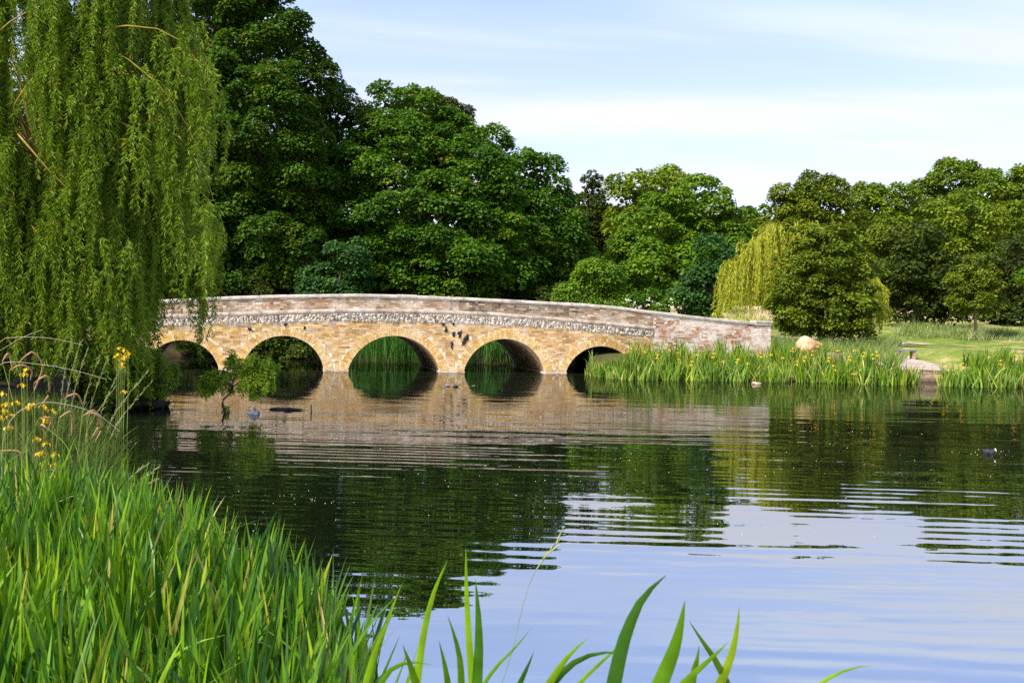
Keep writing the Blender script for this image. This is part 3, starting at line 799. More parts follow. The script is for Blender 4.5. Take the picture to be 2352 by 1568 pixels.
def trunk_mesh(base, lobes, r0, mat, seed=0, lean=0.0):
    gg = np.random.default_rng(seed)
    J = Join()
    base = np.asarray(base, float)
    cs = sorted([np.asarray(c) for c, r in lobes], key=lambda c: c[2])
    top = cs[-1]
    fork = base + np.array([0, 0, max(1.2, (cs[0][2] - base[2]) * 0.75)])
    path = resample([base - np.array([0, 0, 0.4]), base, fork * 0.5 + base * 0.5 + gg.normal(0, .08, 3), fork, (fork + top) / 2 + gg.normal(0, .3, 3), top], 16)
    rr = np.linspace(r0, r0 * 0.12, 16); rr[0] *= 1.6; rr[1] *= 1.25
    J.add(*tube1(path, rr, 9))
    for c in cs:
        st = path[gg.integers(6, 12)]
        pth = resample([st, (st + c) / 2 + np.array([0, 0, -0.25]) + gg.normal(0, .2, 3), c], 9)
        J.add(*tube1(pth, np.linspace(r0 * 0.45, r0 * 0.08, 9), 6))
        for _ in range(3):
            e = c + gg.normal(0, 1, 3) * 0.45 * np.min(lobes[0][1])
            J.add(*tube1(resample([(st + c) / 2, (c + e) / 2 + gg.normal(0, .15, 3), e], 6), np.linspace(r0 * 0.2, r0 * 0.04, 6), 5))
    return J.mesh('trunk', mat, smooth=True, origin=base)

def tree(name, label, cat, Y, base_px, lobes, mat, r0=0.3, group=None, clump=None, leaf=None, dens=1.0, seed=0, bark='bark', ry=0.8, dy=None, **kw):
    LB = []
    for i_, l in enumerate(lobes):
        px, py, rx, rz = l[:4]
        rx, rz = max(rx - 14, rx * 0.6), max(rz - 14, rz * 0.6)
        yy = Y + (l[4] if len(l) > 4 else 0.0)
        c = at(px, py, yy)
        LB.append((c, (rx * yy / FPX, rx * yy / FPX * ry, rz * yy / FPX)))
    bx = at(base_px, 760, Y)[0]
    base = np.array([bx, Y, gz(bx, Y)])
    root = empty(name, base)
    tag(root, label, cat, group)
    link('crown', crown(LB, G[mat], base, clump=clump or 0.0145 * Y, leaf=(leaf or 0.0044 * Y) * 0.82, dens=dens, seed=seed, **kw), root)
    link('trunk', trunk_mesh(base, LB, r0, G[bark], seed + 1), root)
    return root
def copy_thing(root, loc, rz=0.0, sc=(1, 1, 1), label=None):
    o = root.copy(); COL.objects.link(o)
    o.location = loc; o.rotation_euler = (0, 0, rz); o.scale = sc
    if label: o['label'] = label
    for ch in root.children:
        c = ch.copy(); COL.objects.link(c); c.parent = o
        for gch in ch.children:
            d = gch.copy(); COL.objects.link(d); d.parent = c
    return o

def blades(B, H, lean, bend, width, v, name, mat, K=6, az=None, vfold=0.0, origin=None, taper=1.0, tgrad=True):
    """upright strap leaves: base B (n,3), height H, lean vector (n,2), bend (n,) droop, width"""
    n = len(B)
    t = np.linspace(0, 1, K)
    lean = np.asarray(lean); bend = np.asarray(bend)
    off = lean[:, None, :] * t[None, :, None] + (unit(lean + 1e-6) * (bend * H)[:, None])[:, None, :] * (t**2.6)[None, :, None]
    z = H[:, None] * t[None, :] - (bend**2 * H)[:, None] * 0.55 * (t**3)[None, :]
    C = np.concatenate([B[:, None, :2] + off, (B[:, 2:3] + z)[..., None]], -1)
    if az is None: az = RNG.uniform(0, np.pi, n)
    sd = np.stack([np.cos(az), np.sin(az), np.zeros(n)], -1)
    tw = np.minimum(1, 1.02 - t**(4.6 * taper)) * (0.72 + 0.28 * np.sin(np.pi * np.minimum(t * 1.4, 1)))
    tw = np.maximum(tw, 0.02)
    wv_ = (width[:, None] * 0.5 * tw[None, :])[..., None]
    nm = np.stack([-np.sin(az), np.cos(az), np.zeros(n)], -1)
    cols = [C - sd[:, None, :] * wv_, C + nm[:, None, :] * wv_ * vfold, C + sd[:, None, :] * wv_] if vfold else [C - sd[:, None, :] * wv_, C + sd[:, None, :] * wv_]
    m_ = len(cols)
    Vv = np.stack(cols, 2).reshape(-1, 3)
    b = np.arange(n)[:, None, None] * K * m_; k = np.arange(K - 1)[None, :, None] * m_; j_ = np.arange(m_ - 1)[None, None, :]
    q = np.stack(np.broadcast_arrays(b + k + j_, b + k + j_ + 1, b + k + m_ + j_ + 1, b + k + m_ + j_), -1).reshape(-1, 4)
    vv = np.repeat(v, K * m_)
    tt = np.tile(np.repeat(t, m_), n)
    return mesh(name, Vv, q, mat, {'v': (vv, 'POINT', 'FLOAT'), 't': (tt, 'POINT', 'FLOAT')}, smooth=True, origin=origin)

def blade_mat(name, stops, base=(0.10, 0.08, 0.03), tip=None, trans=0.24, rough=0.38, spec=0.5):
    m, nt, out = mat_new(name)
    a = nd(nt, 'ShaderNodeAttribute', attribute_name='v'); t = nd(nt, 'ShaderNodeAttribute', attribute_name='t')
    r = ramp(nt, stops); nt.links.new(a.outputs['Fac'], r.inputs[0])
    g_ = nd(nt, 'ShaderNodeNewGeometry'); nz = nd(nt, 'ShaderNodeTexNoise'); nz.inputs['Scale'].default_value = 14; nz.inputs['Detail'].default_value = 4
    nt.links.new(g_.outputs['Position'], nz.inputs['Vector'])
    rr = ramp(nt, [(0.3, (0.75, 0.75, 0.75)), (0.7, (1.2, 1.2, 1.2))]); nt.links.new(nz.outputs['Fac'], rr.inputs[0])
    mu = nd(nt, 'ShaderNodeMixRGB', blend_type='MULTIPLY'); mu.inputs['Fac'].default_value = 1
    nt.links.new(r.outputs[0], mu.inputs['Color1']); nt.links.new(rr.outputs[0], mu.inputs['Color2'])
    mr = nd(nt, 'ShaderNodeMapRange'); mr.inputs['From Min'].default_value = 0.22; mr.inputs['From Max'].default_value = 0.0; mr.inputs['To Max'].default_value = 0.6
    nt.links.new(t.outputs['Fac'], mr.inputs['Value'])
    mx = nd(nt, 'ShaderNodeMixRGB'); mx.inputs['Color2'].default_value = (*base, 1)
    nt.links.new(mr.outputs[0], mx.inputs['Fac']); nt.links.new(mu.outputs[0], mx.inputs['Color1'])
    p = nd(nt, 'ShaderNodeBsdfPrincipled'); p.inputs['Roughness'].default_value = rough; p.inputs['Specular IOR Level'].default_value = spec
    tr = nd(nt, 'ShaderNodeBsdfTranslucent')
    m2 = nd(nt, 'ShaderNodeMixRGB', blend_type='MULTIPLY'); m2.inputs['Fac'].default_value = 1; m2.inputs['Color2'].default_value = (1.2, 1.1, 0.4, 1)
    nt.links.new(mx.outputs[0], p.inputs['Base Color']); nt.links.new(mx.outputs[0], m2.inputs['Color1']); nt.links.new(m2.outputs[0], tr.inputs[0])
    ms = nd(nt, 'ShaderNodeMixShader'); ms.inputs[0].default_value = trans
    nt.links.new(p.outputs[0], ms.inputs[1]); nt.links.new(tr.outputs[0], ms.inputs[2]); nt.links.new(ms.outputs[0], out.inputs[0])
    return m
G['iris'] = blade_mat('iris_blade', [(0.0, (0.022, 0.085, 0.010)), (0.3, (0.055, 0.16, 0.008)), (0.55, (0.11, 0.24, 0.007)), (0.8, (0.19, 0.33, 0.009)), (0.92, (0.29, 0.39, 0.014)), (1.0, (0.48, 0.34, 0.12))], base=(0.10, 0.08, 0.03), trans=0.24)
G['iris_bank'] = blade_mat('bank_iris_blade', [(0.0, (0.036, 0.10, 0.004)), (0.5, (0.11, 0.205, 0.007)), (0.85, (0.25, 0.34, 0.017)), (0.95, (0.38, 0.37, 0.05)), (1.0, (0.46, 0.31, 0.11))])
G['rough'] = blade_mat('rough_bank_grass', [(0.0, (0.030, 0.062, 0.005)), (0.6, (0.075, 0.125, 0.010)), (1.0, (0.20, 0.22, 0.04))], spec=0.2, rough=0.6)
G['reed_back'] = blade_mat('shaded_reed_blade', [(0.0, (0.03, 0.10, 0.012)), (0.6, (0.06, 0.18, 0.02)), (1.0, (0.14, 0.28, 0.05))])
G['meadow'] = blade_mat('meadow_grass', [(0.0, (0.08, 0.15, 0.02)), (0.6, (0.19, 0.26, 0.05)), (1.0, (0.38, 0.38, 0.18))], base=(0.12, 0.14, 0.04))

def strands_tree(bundles, leaf_len, spacing, per, seed, K=12, spread=0.2, wob=0.10, splay=0.9):
    """bundles: list of (p0(3), outdir(2), reach, drop). Returns strand paths and leaf arrays."""
    gg = np.random.default_rng(seed)
    paths, lens = [], []
    t = np.linspace(0, 1, K)
    for (p0, d, reach, drop) in bundles:
        nS = max(2, int(per * gg.uniform(0.6, 1.4)))
        for _ in range(nS):
            dd = np.array([*d, 0.0]); dd = unit(dd + np.array([*gg.normal(0, 0.35, 2), 0]))
            b = reach * gg.uniform(0.5, 1.25); L = drop * gg.uniform(0.45, 1.12)
            st = np.asarray(p0) + np.array([*gg.normal(0, spread, 2), gg.normal(0, spread * 0.8)])
            wv_ = gg.normal(0, wob, 2)
            x = st[None, :] + dd[None, :] * (b * (1 - np.exp(-2.6 * t)))[:, None]
            x[:, 2] -= L * (t**1.35) - 0.12 * b * np.sin(np.pi * np.minimum(t * 3, 1))
            x[:, 0] += wv_[0] * np.sin(t * 4.5) * t; x[:, 1] += wv_[1] * np.sin(t * 3.7) * t
            paths.append(x); lens.append(L + b * 0.5)
    P = np.array(paths); lens = np.array(lens)
    n = np.maximum(6, (lens / spacing)).astype(int)
    si = np.repeat(np.arange(len(P)), n)
    tt = gg.uniform(0.06, 1.0, len(si))
    f = tt * (K - 1); k0 = np.minimum(f.astype(int), K - 2); w = (f - k0)[:, None]
    a, b_ = P[si, k0], P[si, k0 + 1]
    pos = a * (1 - w) + b_ * w
    tang = unit(b_ - a)
    rnd = unit(gg.normal(size=pos.shape)); perp = unit(rnd - tang * np.sum(rnd * tang, 1, keepdims=True))
    A = unit(tang * (1.32 - splay) + perp * splay + np.array([0, 0, -0.15]))
    N = unit(np.cross(A, tang) + gg.normal(0, 0.4, pos.shape))
    L = leaf_len * gg.uniform(0.6, 1.25, len(si)) * (1 - 0.35 * tt)
    sv = gg.uniform(-0.15, 0.15, len(P))
    v = np.clip(0.5 + sv[si] + gg.normal(0, 0.2, len(si)), 0, 1)
    return P, pos, A, N, L, v

# ------------------------------------------------------------------ trees behind the bridge
T = tree
WOOD = 'broadleaved trees behind the bridge'
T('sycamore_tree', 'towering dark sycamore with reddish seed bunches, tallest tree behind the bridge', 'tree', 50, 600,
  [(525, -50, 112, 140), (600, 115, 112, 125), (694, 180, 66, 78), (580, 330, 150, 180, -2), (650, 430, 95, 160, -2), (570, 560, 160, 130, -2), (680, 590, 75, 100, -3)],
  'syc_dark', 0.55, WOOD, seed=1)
T('sycamore_tree', 'narrow sycamore filling the gap beside the tallest tree behind the bridge', 'tree', 54, 780,
  [(775, 265, 62, 68), (800, 355, 82, 110), (780, 480, 90, 120), (790, 600, 80, 90)], 'syc', 0.4, WOOD, seed=2)
T('sycamore_tree', 'broad rounded sycamore over the middle arches of the bridge', 'tree', 52, 980,
  [(925, 290, 88, 88), (1030, 345, 82, 85), (900, 410, 130, 120, -1), (1060, 440, 125, 125, -1), (960, 545, 165, 140, -2), (1125, 560, 105, 125, -2), (1060, 630, 135, 80, -3), (890, 640, 90, 60, -3)],
  'syc', 0.55, WOOD, seed=3)
T('poplar_tree', 'bronze leaved treetop rising behind the broad rounded sycamore', 'tree', 66, 1010,
  [(985, 260, 60, 52), (1045, 265, 42, 42), (930, 260, 40, 45), (1075, 300, 22, 36), (1010, 340, 90, 80)], 'brown', 0.35, seed=4, clump=0.5, leaf=0.24)
T('sycamore_tree', 'sycamore stepping down towards the gap of sky, beside the broad rounded one', 'tree', 56, 1230,
  [(1150, 360, 44, 64), (1185, 420, 70, 80), (1240, 445, 66, 82), (1250, 545, 85, 105), (1296, 620, 56, 90, -1), (1180, 540, 80, 110, -1)], 'syc', 0.42, WOOD, seed=5)
T('maple_tree', 'bright young maple showing between the willow curtain and the tall sycamore', 'tree', 48, 330,
  [(528, 425, 42, 68), (470, 560, 80, 90), (415, 640, 75, 62), (455, 650, 40, 40)], 'maple', 0.2, seed=6)
T('elder_bush', 'blue green elder bush over the second arch of the bridge', 'bush', 46, 790,
  [(790, 600, 48, 65), (770, 655, 70, 50), (815, 650, 40, 45)], 'elder', 0.12, seed=7)
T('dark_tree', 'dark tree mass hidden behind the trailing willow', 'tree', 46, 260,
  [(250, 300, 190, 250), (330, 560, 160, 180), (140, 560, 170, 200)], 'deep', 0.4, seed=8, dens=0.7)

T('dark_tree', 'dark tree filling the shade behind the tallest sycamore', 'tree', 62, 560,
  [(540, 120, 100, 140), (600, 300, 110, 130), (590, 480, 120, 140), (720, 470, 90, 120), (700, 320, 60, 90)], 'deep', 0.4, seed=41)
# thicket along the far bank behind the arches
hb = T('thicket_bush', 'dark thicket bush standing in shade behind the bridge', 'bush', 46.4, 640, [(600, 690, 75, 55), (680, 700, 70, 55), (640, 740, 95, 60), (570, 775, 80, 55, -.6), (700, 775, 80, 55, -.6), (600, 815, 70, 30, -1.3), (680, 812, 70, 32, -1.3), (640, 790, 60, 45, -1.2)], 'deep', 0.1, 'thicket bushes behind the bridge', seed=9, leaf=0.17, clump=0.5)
hx0 = hb.location.copy()
for i_, (px, Y, sc) in enumerate([(250, 46.2, 1.0), (400, 46.4, 1.05), (510, 46.3, 1.0), (770, 46.8, 0.95), (900, 49, 0.95), (1040, 49.5, 1.0), (1180, 49.5, 0.95), (1300, 50, 0.9)]):
    x = at(px, 760, Y)[0]
    copy_thing(hb, (x, Y, gz(x, Y)), RNG.uniform(0, 6), (sc, sc, sc * RNG.uniform(0.85, 1.05)))

for px, Y, sc, lab in [(40, 23.5, 0.62, 'dark undergrowth bush beneath the trailing willow, by its trunk'), (175, 24.5, 0.60, 'dark undergrowth bush beneath the trailing willow, near the bridge')]:
    x = at(px, 760, Y)[0]
    o = copy_thing(hb, (x, Y, gz(x, Y)), 0.4, (sc, sc * 0.7, sc * 0.8), lab)
    o['group'] = 'undergrowth beneath the willow'
# ------------------------------------------------------------------ trees across the park
T('spire_tree', 'pointed dark tree standing alone against the sky beyond the bridge', 'tree', 84, 1358,
  [(1361, 415, 20, 30), (1360, 445, 32, 36), (1356, 480, 48, 42), (1358, 515, 62, 48), (1350, 560, 74, 60), (1350, 610, 80, 60)], 'deep', 0.3, seed=10, clump=0.5, leaf=0.26)
T('chestnut_tree', 'dark domed tree behind the bright green maple', 'tree', 80, 1500,
  [(1500, 435, 88, 48), (1450, 470, 48, 48), (1480, 510, 80, 70), (1560, 465, 50, 52)], 'chest', 0.45, seed=11)
T('maple_tree', 'large bright green maple behind the wing wall of the bridge', 'tree', 60, 1590,
  [(1600, 475, 78, 60), (1510, 545, 88, 88), (1625, 570, 98, 95), (1685, 515, 46, 50), (1535, 640, 120, 65, -2), (1440, 610, 42, 75), (1710, 560, 30, 50)], 'maple', 0.45, seed=12)
T('ash_tree', 'blue green ash between the bright maple and the golden willow', 'tree', 55, 1650,
  [(1650, 610, 42, 60), (1640, 670, 60, 55), (1595, 690, 45, 40)], 'elder', 0.2, seed=13)
T('hazel_bush', 'bright hazel bush just behind the parapet beside the dark sycamores', 'bush', 46, 1385,
  [(1375, 640, 40, 42), (1392, 690, 42, 42), (1340, 690, 45, 40)], 'maple', 0.1, seed=14, leaf=0.16)
eb = T('elder_bush', 'elder bush with white flower heads peeping over the wing wall', 'bush', 44, 1490,
  [(1470, 700, 45, 34), (1515, 708, 42, 30), (1440, 722, 40, 30)], 'syc', 0.1, seed=15, leaf=0.15, clump=0.45)
T('alder_tree', 'twin topped alder between the golden willow and the skyline', 'tree', 95, 1860,
  [(1868, 440, 30, 42), (1905, 445, 24, 44), (1815, 450, 40, 34), (1870, 490, 80, 50), (1790, 490, 50, 40), (1930, 500, 50, 45), (1850, 550, 110, 50)], 'olive', 0.4, seed=16, clump=1.05, leaf=0.36)
T('chestnut_tree', 'low crowned chestnut on the skyline between alder and tallest chestnut', 'tree', 104, 2020,
  [(1985, 455, 45, 38), (2040, 465, 50, 42), (2080, 465, 35, 45), (2010, 520, 85, 60)], 'chest', 0.4, seed=17, clump=1.1, leaf=0.38)
T('chestnut_tree', 'tall rounded chestnut, highest crown on the park skyline', 'tree', 108, 2210,
  [(2190, 420, 72, 46), (2250, 450, 80, 60), (2140, 460, 60, 60), (2210, 520, 110, 70)], 'chest', 0.5, seed=18, clump=1.15, leaf=0.4)
T('chestnut_tree', 'chestnut cut by the frame edge beside the tallest chestnut', 'tree', 100, 2330,
  [(2310, 430, 52, 42), (2365, 440, 60, 48), (2340, 510, 80, 70), (2400, 520, 70, 80)], 'chest', 0.5, seed=19, clump=1.1, leaf=0.38)
T('chestnut_tree', 'dense domed chestnut in front of the skyline trees', 'tree', 86, 2190,
  [(2195, 500, 78, 60), (2150, 555, 62, 50), (2240, 555, 52, 45), (2190, 600, 90, 60)], 'chest', 0.4, seed=20)
T('maple_tree', 'small yellow green maple behind the round bushy tree', 'tree', 78, 2020,
  [(2020, 555, 50, 36), (2045, 590, 40, 40), (2000, 600, 48, 48), (2030, 650, 50, 50)], 'olive', 0.25, seed=21)
T('lime_tree', 'dark drooping lime with a short trunk on the lawn', 'tree', 64, 2106,
  [(2110, 575, 58, 55), (2075, 630, 55, 60), (2150, 640, 55, 60), (2105, 690, 85, 52), (2050, 700, 36, 36), (2165, 710, 36, 28)], 'deep', 0.36, seed=22)
T('young_tree', 'young round headed tree with a pale thin trunk beside a stake', 'tree', 55, 2237,
  [(2238, 615, 42, 38), (2215, 660, 45, 45), (2262, 660, 42, 45), (2238, 700, 66, 34)], 'olive', 0.12, seed=23, bark='bark_pale', clump=0.5, leaf=0.2)
T('dark_tree', 'dark full tree behind the young pale trunked one', 'tree', 70, 2320,
  [(2320, 600, 56, 50), (2300, 670, 60, 60), (2350, 660, 60, 75), (2270, 715, 50, 34), (2330, 730, 70, 30)], 'deep', 0.4, seed=24)
T('maple_tree', 'bright leafy branches reaching in from the frame edge over the lawn', 'tree', 40, 2420,
  [(2384, 655, 38, 42), (2400, 710, 50, 40), (2420, 600, 50, 60)], 'maple', 0.2, seed=25, leaf=0.18)
T('alder_bush', 'round bushy alder in front of the golden willow', 'bush', 45, 1885,
  [(1893, 600, 80, 84), (1835, 660, 70, 70), (1945, 650, 64, 72), (1862, 612, 42, 45), (1928, 595, 48, 50), (1885, 710, 108, 60), (1840, 750, 66, 34), (1930, 745, 74, 40)], 'olive', 0.2, seed=26, leaf=0.18, clump=0.42, rag=2.4)

# white flower heads of the elder
J = Join(); gg = np.random.default_rng(3)
for _ in range(16):
    c = at(gg.uniform(1430, 1545), gg.uniform(680, 715), 43.2 + gg.uniform(-.3, .6))
    for _ in range(5):
        v, q, c0, c1 = lump(c + gg.normal(0, 0.05, 3), (0.03, 0.03, 0.018), int(gg.integers(1e6)), 0.3, 7, 5)
        J.add(v, q)
M_FLOWERW = noise_mat('white_petals', [(0.3, (0.6, 0.58, 0.45)), (0.7, (0.8, 0.78, 0.68))], scale=30)
link('blossom', J.mesh('blossom', M_FLOWERW, origin=np.array(eb.location)), eb)

# a belt of woodland closing the view behind the separate trees
filler = T('wood_edge_tree', 'dense dark tree in the wood behind the park trees', 'tree', 118, 1700,
  [(1700, 560, 90, 70), (1640, 600, 70, 80), (1760, 610, 70, 80), (1700, 680, 110, 60)], 'chest', 0.4, 'wood edge trees', seed=27, clump=1.3, leaf=0.48)
for px, Y, sc in [(1400, 112, 1.0), (1530, 120, 1.0), (1950, 122, 1.05), (2080, 124, 1.1), (2200, 126, 1.1), (2330, 120, 1.15), (1250, 110, 1.0), (2450, 118, 1.15), (1840, 116, 0.95), (480, 74, 0.62), (640, 72, 0.6), (800, 74, 0.62), (960, 76, 0.62), (1110, 76, 0.6), (1230, 78, 0.6), (300, 72, 0.6)]:
    x = at(px, 760, Y)[0]
    copy_thing(filler, (x, Y, gz(x, Y)), RNG.uniform(0, 6), (sc, sc, sc * RNG.uniform(0.9, 1.1)))

# ------------------------------------------------------------------ the great weeping willow
def willow(name, label, base, bundles, boughs, mat, twigmat, leaf_len, leaf_w, spacing, per, seed, r0, trunk_h, spread=0.2, stem_r=0.004, wob=0.1, splay=0.85):
    base = np.asarray(base, float)
    root = empty(name, base); tag(root, label, 'tree')
    P, pos, A, N, L, v = strands_tree(bundles, leaf_len, spacing, per, seed, spread=spread, wob=wob, splay=splay)
    link('crown', leaves(pos, A, N, L, L * leaf_w, v, 'crown', G[mat], fold=0.25, origin=base), root)
    K = P.shape[1]
    tv, tq = tubes(P, np.broadcast_to(np.linspace(stem_r, stem_r * 0.35, K), P.shape[:2]), 3)
    link('hanging_twigs', mesh('hanging_twigs', tv, tq, G[twigmat], smooth=True, origin=base), root)
    J = Join()
    top = base + np.array([0, 0, trunk_h])
    tr = resample([base - np.array([0, 0, .4]), base, base * 0.5 + top * 0.5 + np.array([0.15, 0.1, 0]), top], 12)
    rr = np.linspace(r0, r0 * 0.6, 12); rr[0] *= 1.7; rr[1] *= 1.3
    J.add(*tube1(tr, rr, 10))
    link('trunk', J.mesh('trunk', G['bark'], smooth=True, origin=base), root)
    J = Join()
    for b in boughs:
        b = np.asarray(b, float)
        J.add(*tube1(resample(b, 14), np.linspace(0.030, 0.007, 14) * (r0 / 0.45), 6))
    link('boughs', J.mesh('boughs', G[twigmat], smooth=True, origin=base), root)
    return root

gw = np.random.default_rng(21)
WY = 21.5
wb = at(95, 800, WY); wbase = np.array([wb[0], WY, gz(wb[0], WY)])
bundles, boughs = [], []
def low_px(px):     # where the curtain ends, as seen from the bank
    return np.interp(px, [-200, 0, 60, 160, 250, 335, 350, 400, 440, 475, 500, 530], [860, 850, 850, 860, 870, 840, 680, 630, 640, 610, 580, 540])
def right_px(py):   # silhouette of the curtain
    return np.interp(py, [-300, -100, 0, 100, 200, 300, 400, 500, 650], [360, 425, 455, 468, 455, 445, 470, 480, 465])
nb_ = 0
for i_ in range(2600):
    py = gw.uniform(-230, 720); px = gw.uniform(-330, 500)
    if px > right_px(py) - 10: continue
    zt = at(px, py, WY)[2]
    gap = math.sin(px * 0.052 + 1.1 + 1.3 * math.sin(py * 0.008)) + 0.6 * math.sin(px * 0.021 - py * 0.013) + 0.35 * math.sin(px * 0.11 + py * 0.02)
    if gap < -0.25 and gw.random() < 0.85: continue
    # depth on a rounded crown shell: nearest in the middle, falling away to the edge
    u = (px - 95) / (right_px(py) - 60)
    front = gw.random() < 0.72
    dep = math.sqrt(max(0.02, 1 - min(abs(u), 0.99)**2)) * 3.6
    Y = WY + 0.4 + (-dep if front else dep) * gw.uniform(0.75, 1.05)
    lowp = low_px(px)
    drop_px = min(gw.uniform(140, 430), lowp - py) 
    if drop_px < 70: continue
    p0 = at(px, py, Y); zl = at(px, py + drop_px, Y)[2]
    if zl < 0.15: zl = 0.15 + gw.uniform(0, 0.5)
    drop = p0[2] - zl
    if drop < 0.5: continue
    dx = p0[0] - wbase[0]; dyy = Y - wbase[1]
    d = unit(np.array([dx * 0.6 + gw.normal(0, .5), dyy + gw.normal(0, .5)]))
    bundles.append((p0 - np.array([*d, 0]) * 0.25, d, 0.45, drop * 0.98))
    nb_ += 1
    if nb_ > 420: break
# single trailing strands in front of the parapet
for px, py, drop in [(460, 560, 2.05), (462, 600, 1.9), (415, 600, 1.0), (470, 500, 2.2), (455, 540, 1.3), (430, 560, 1.1), (440, 620, 0.8), (395, 610, 1.2), (345, 640, 1.9), (335, 620, 2.1), (325, 600, 2.2), (350, 560, 1.6)]:
    p0 = at(px, py, WY - 1.2); bundles.append((p0, np.array([0.6, -0.8]), 0.08, drop))
for pts in [[(60, 200), (110, 150), (178, 160), (205, 215), (222, 265)], [(150, 190), (250, 148), (330, 180), (375, 250), (390, 330)], [(200, 250), (330, 310), (410, 400), (455, 520)], [(60, 330), (150, 430), (230, 490), (265, 560), (270, 640)], [(250, 110), (370, 200), (450, 330), (490, 460)], [(10, 60), (90, 20), (160, 60), (190, 130)], [(120, 560), (190, 600), (240, 640), (262, 720)], [(300, 60), (400, 80), (460, 150), (478, 220)]]:
    yy = WY - 3.1
    boughs.append([wbase + np.array([0, 0, 5.0])] + [at(px, py, yy + 0.15 * k_) for k_, (px, py) in enumerate(pts)])
    for px, py in pts[1:]:
        bundles.append((at(px, py, yy), unit(np.array([0.5, -0.8])), 0.25, gw.uniform(0.9, 2.0)))
for _ in range(26):
    b = bundles[int(gw.integers(0, len(bundles) - 40))]
    mid = (wbase + np.array([0, 0, 5.5]) + b[0]) / 2 + np.array([0, 0, 1.2])
    boughs.append([wbase + np.array([0, 0, 4.6]), mid, b[0], b[0] + np.array([*b[1], 0]) * 0.4 - np.array([0, 0, 0.5])])
willow('weeping_willow', 'huge weeping willow trailing its curtain of twigs over the near end of the bridge', wbase, bundles, boughs, 'willow', 'twig', 0.145, 0.21, 0.0145, 9, 31, 0.45, 5.5, spread=0.15, wob=0.13, splay=0.72, stem_r=0.0035)

# the golden willow across the water
gw = np.random.default_rng(22)
SY = 49
sb = at(1850, 790, SY); sbase = np.array([sb[0], SY, gz(sb[0], SY)])
bundles, boughs = [], []
top_g = lambda px: np.interp(px, [1640, 1655, 1700, 1760, 1820, 1880, 1940, 2000, 2030], [680, 605, 545, 512, 496, 506, 550, 610, 650])
for i_ in range(190):
    px = gw.uniform(1645, 2030) if i_ % 4 else gw.uniform(1985, 2032); t0_ = top_g(px); py = t0_ + abs(gw.normal(0, 40))
    u = (px - 1840) / 200
    front = gw.random() < 0.75
    dep = math.sqrt(max(0.03, 1 - min(abs(u), 0.99)**2)) * 3.6
    Y = SY + (-dep if front else dep) * gw.uniform(0.6, 1.0)
    p0 = at(px, py, Y)
    low = at(px, gw.uniform(690, 770) if px > 1660 else 720, Y)[2]
    d = unit(np.array([(px - 1840) / 100 + gw.normal(0, .4), (Y - SY) + gw.normal(0, .4)]))
    bundles.append((p0 - np.array([*d, 0]) * 0.5, d, 0.75, max(0.8, p0[2] - low)))
for _ in range(14):
    b = bundles[int(gw.integers(0, len(bundles)))]
    boughs.append([sbase + np.array([0, 0, 2.5]), (sbase + np.array([0, 0, 5.0]) + b[0]) / 2 + np.array([0, 0, 0.4]), b[0]])
willow('golden_willow', 'golden weeping willow behind the round bushy alder past the end of the bridge', sbase, bundles, boughs, 'willow_gold', 'twig', 0.22, 0.20, 0.06, 7, 32, 0.3, 2.8, splay=0.45, spread=0.07, stem_r=0.007)

# ------------------------------------------------------------------ willow scrub in the water on the near side of the bridge
def spray(J_tw, LV, root_pts, r0, n_side, seed, leaf_len=0.11, drop=0.35, reach=0.3, dens=1.0):
    gg = np.random.default_rng(seed)
    P = resample(root_pts, 14)
    J_tw.add(*tube1(P, np.linspace(r0, r0 * 0.25, 14), 6))
    bd = []
    for k_ in np.linspace(5, 13, n_side).astype(int):
        a = gg.uniform(0, 2 * np.pi)
        bd.append((P[k_], np.array([math.cos(a), math.sin(a)]), reach, drop))
    Pp, pos, A, N, L, v = strands_tree(bd, leaf_len, 0.014 / dens, 4, seed, K=7, spread=0.05, wob=0.05)
    J_tw.add(*tubes(Pp, np.broadcast_to(np.linspace(0.004, 0.0015, 7), Pp.shape[:2]), 3))
    LV.append((pos, A, N, L, v))
def scrub(name, label, cat, base, stems, seed, kw):
    root = empty(name, base); tag(root, label, cat)
    J = Join(); LV = []
    for i_, (pts, r0, ns) in enumerate(stems):
        spray(J, LV, pts, r0, ns, seed + i_, **kw)
    pos, A, N, L, v = [np.concatenate(x) for x in zip(*LV)]
    link('crown', leaves(pos, A, N, L, L * 0.27, v, 'crown', G['willow'], fold=0.25, origin=base), root)
    link('stem', J.mesh('stem', G['twig_dark'], smooth=True, origin=np.asarray(base)), root)
    return root
p_s = on_z(520, 947); YS = p_s[1]
A_ = lambda px, py, dy=0.0: at(px, py, YS + dy)
trunkpts = [p_s - np.array([0, 0, .4]), A_(516, 945), A_(511, 922), A_(533, 897), A_(534, 878), A_(545, 860)]
stems = [(trunkpts, 0.035, 1),
  ([A_(540, 868), A_(560, 850), A_(580, 840), A_(605, 846), A_(622, 862)], 0.022, 9),
  ([A_(545, 860), A_(565, 838, .1), A_(590, 830, .2), A_(612, 838, .2), A_(627, 850, .2)], 0.014, 9),
  ([A_(556, 850), A_(566, 832, -.1), A_(580, 822), A_(605, 828)], 0.012, 7),
  ([A_(545, 862), A_(548, 845), A_(546, 828, .1), A_(540, 815, .2)], 0.010, 5),
  ([A_(536, 880), A_(525, 862), A_(505, 852, .1), A_(485, 858), A_(472, 875)], 0.014, 9),
  ([A_(534, 884), A_(515, 880), A_(495, 876), A_(478, 885), A_(465, 880)], 0.012, 7),
  ([A_(540, 885), A_(560, 872, -.2), A_(585, 868, -.2), A_(610, 880, -.2)], 0.014, 9),
  ([A_(536, 888), A_(555, 882), A_(575, 884), A_(598, 896)], 0.010, 6)]
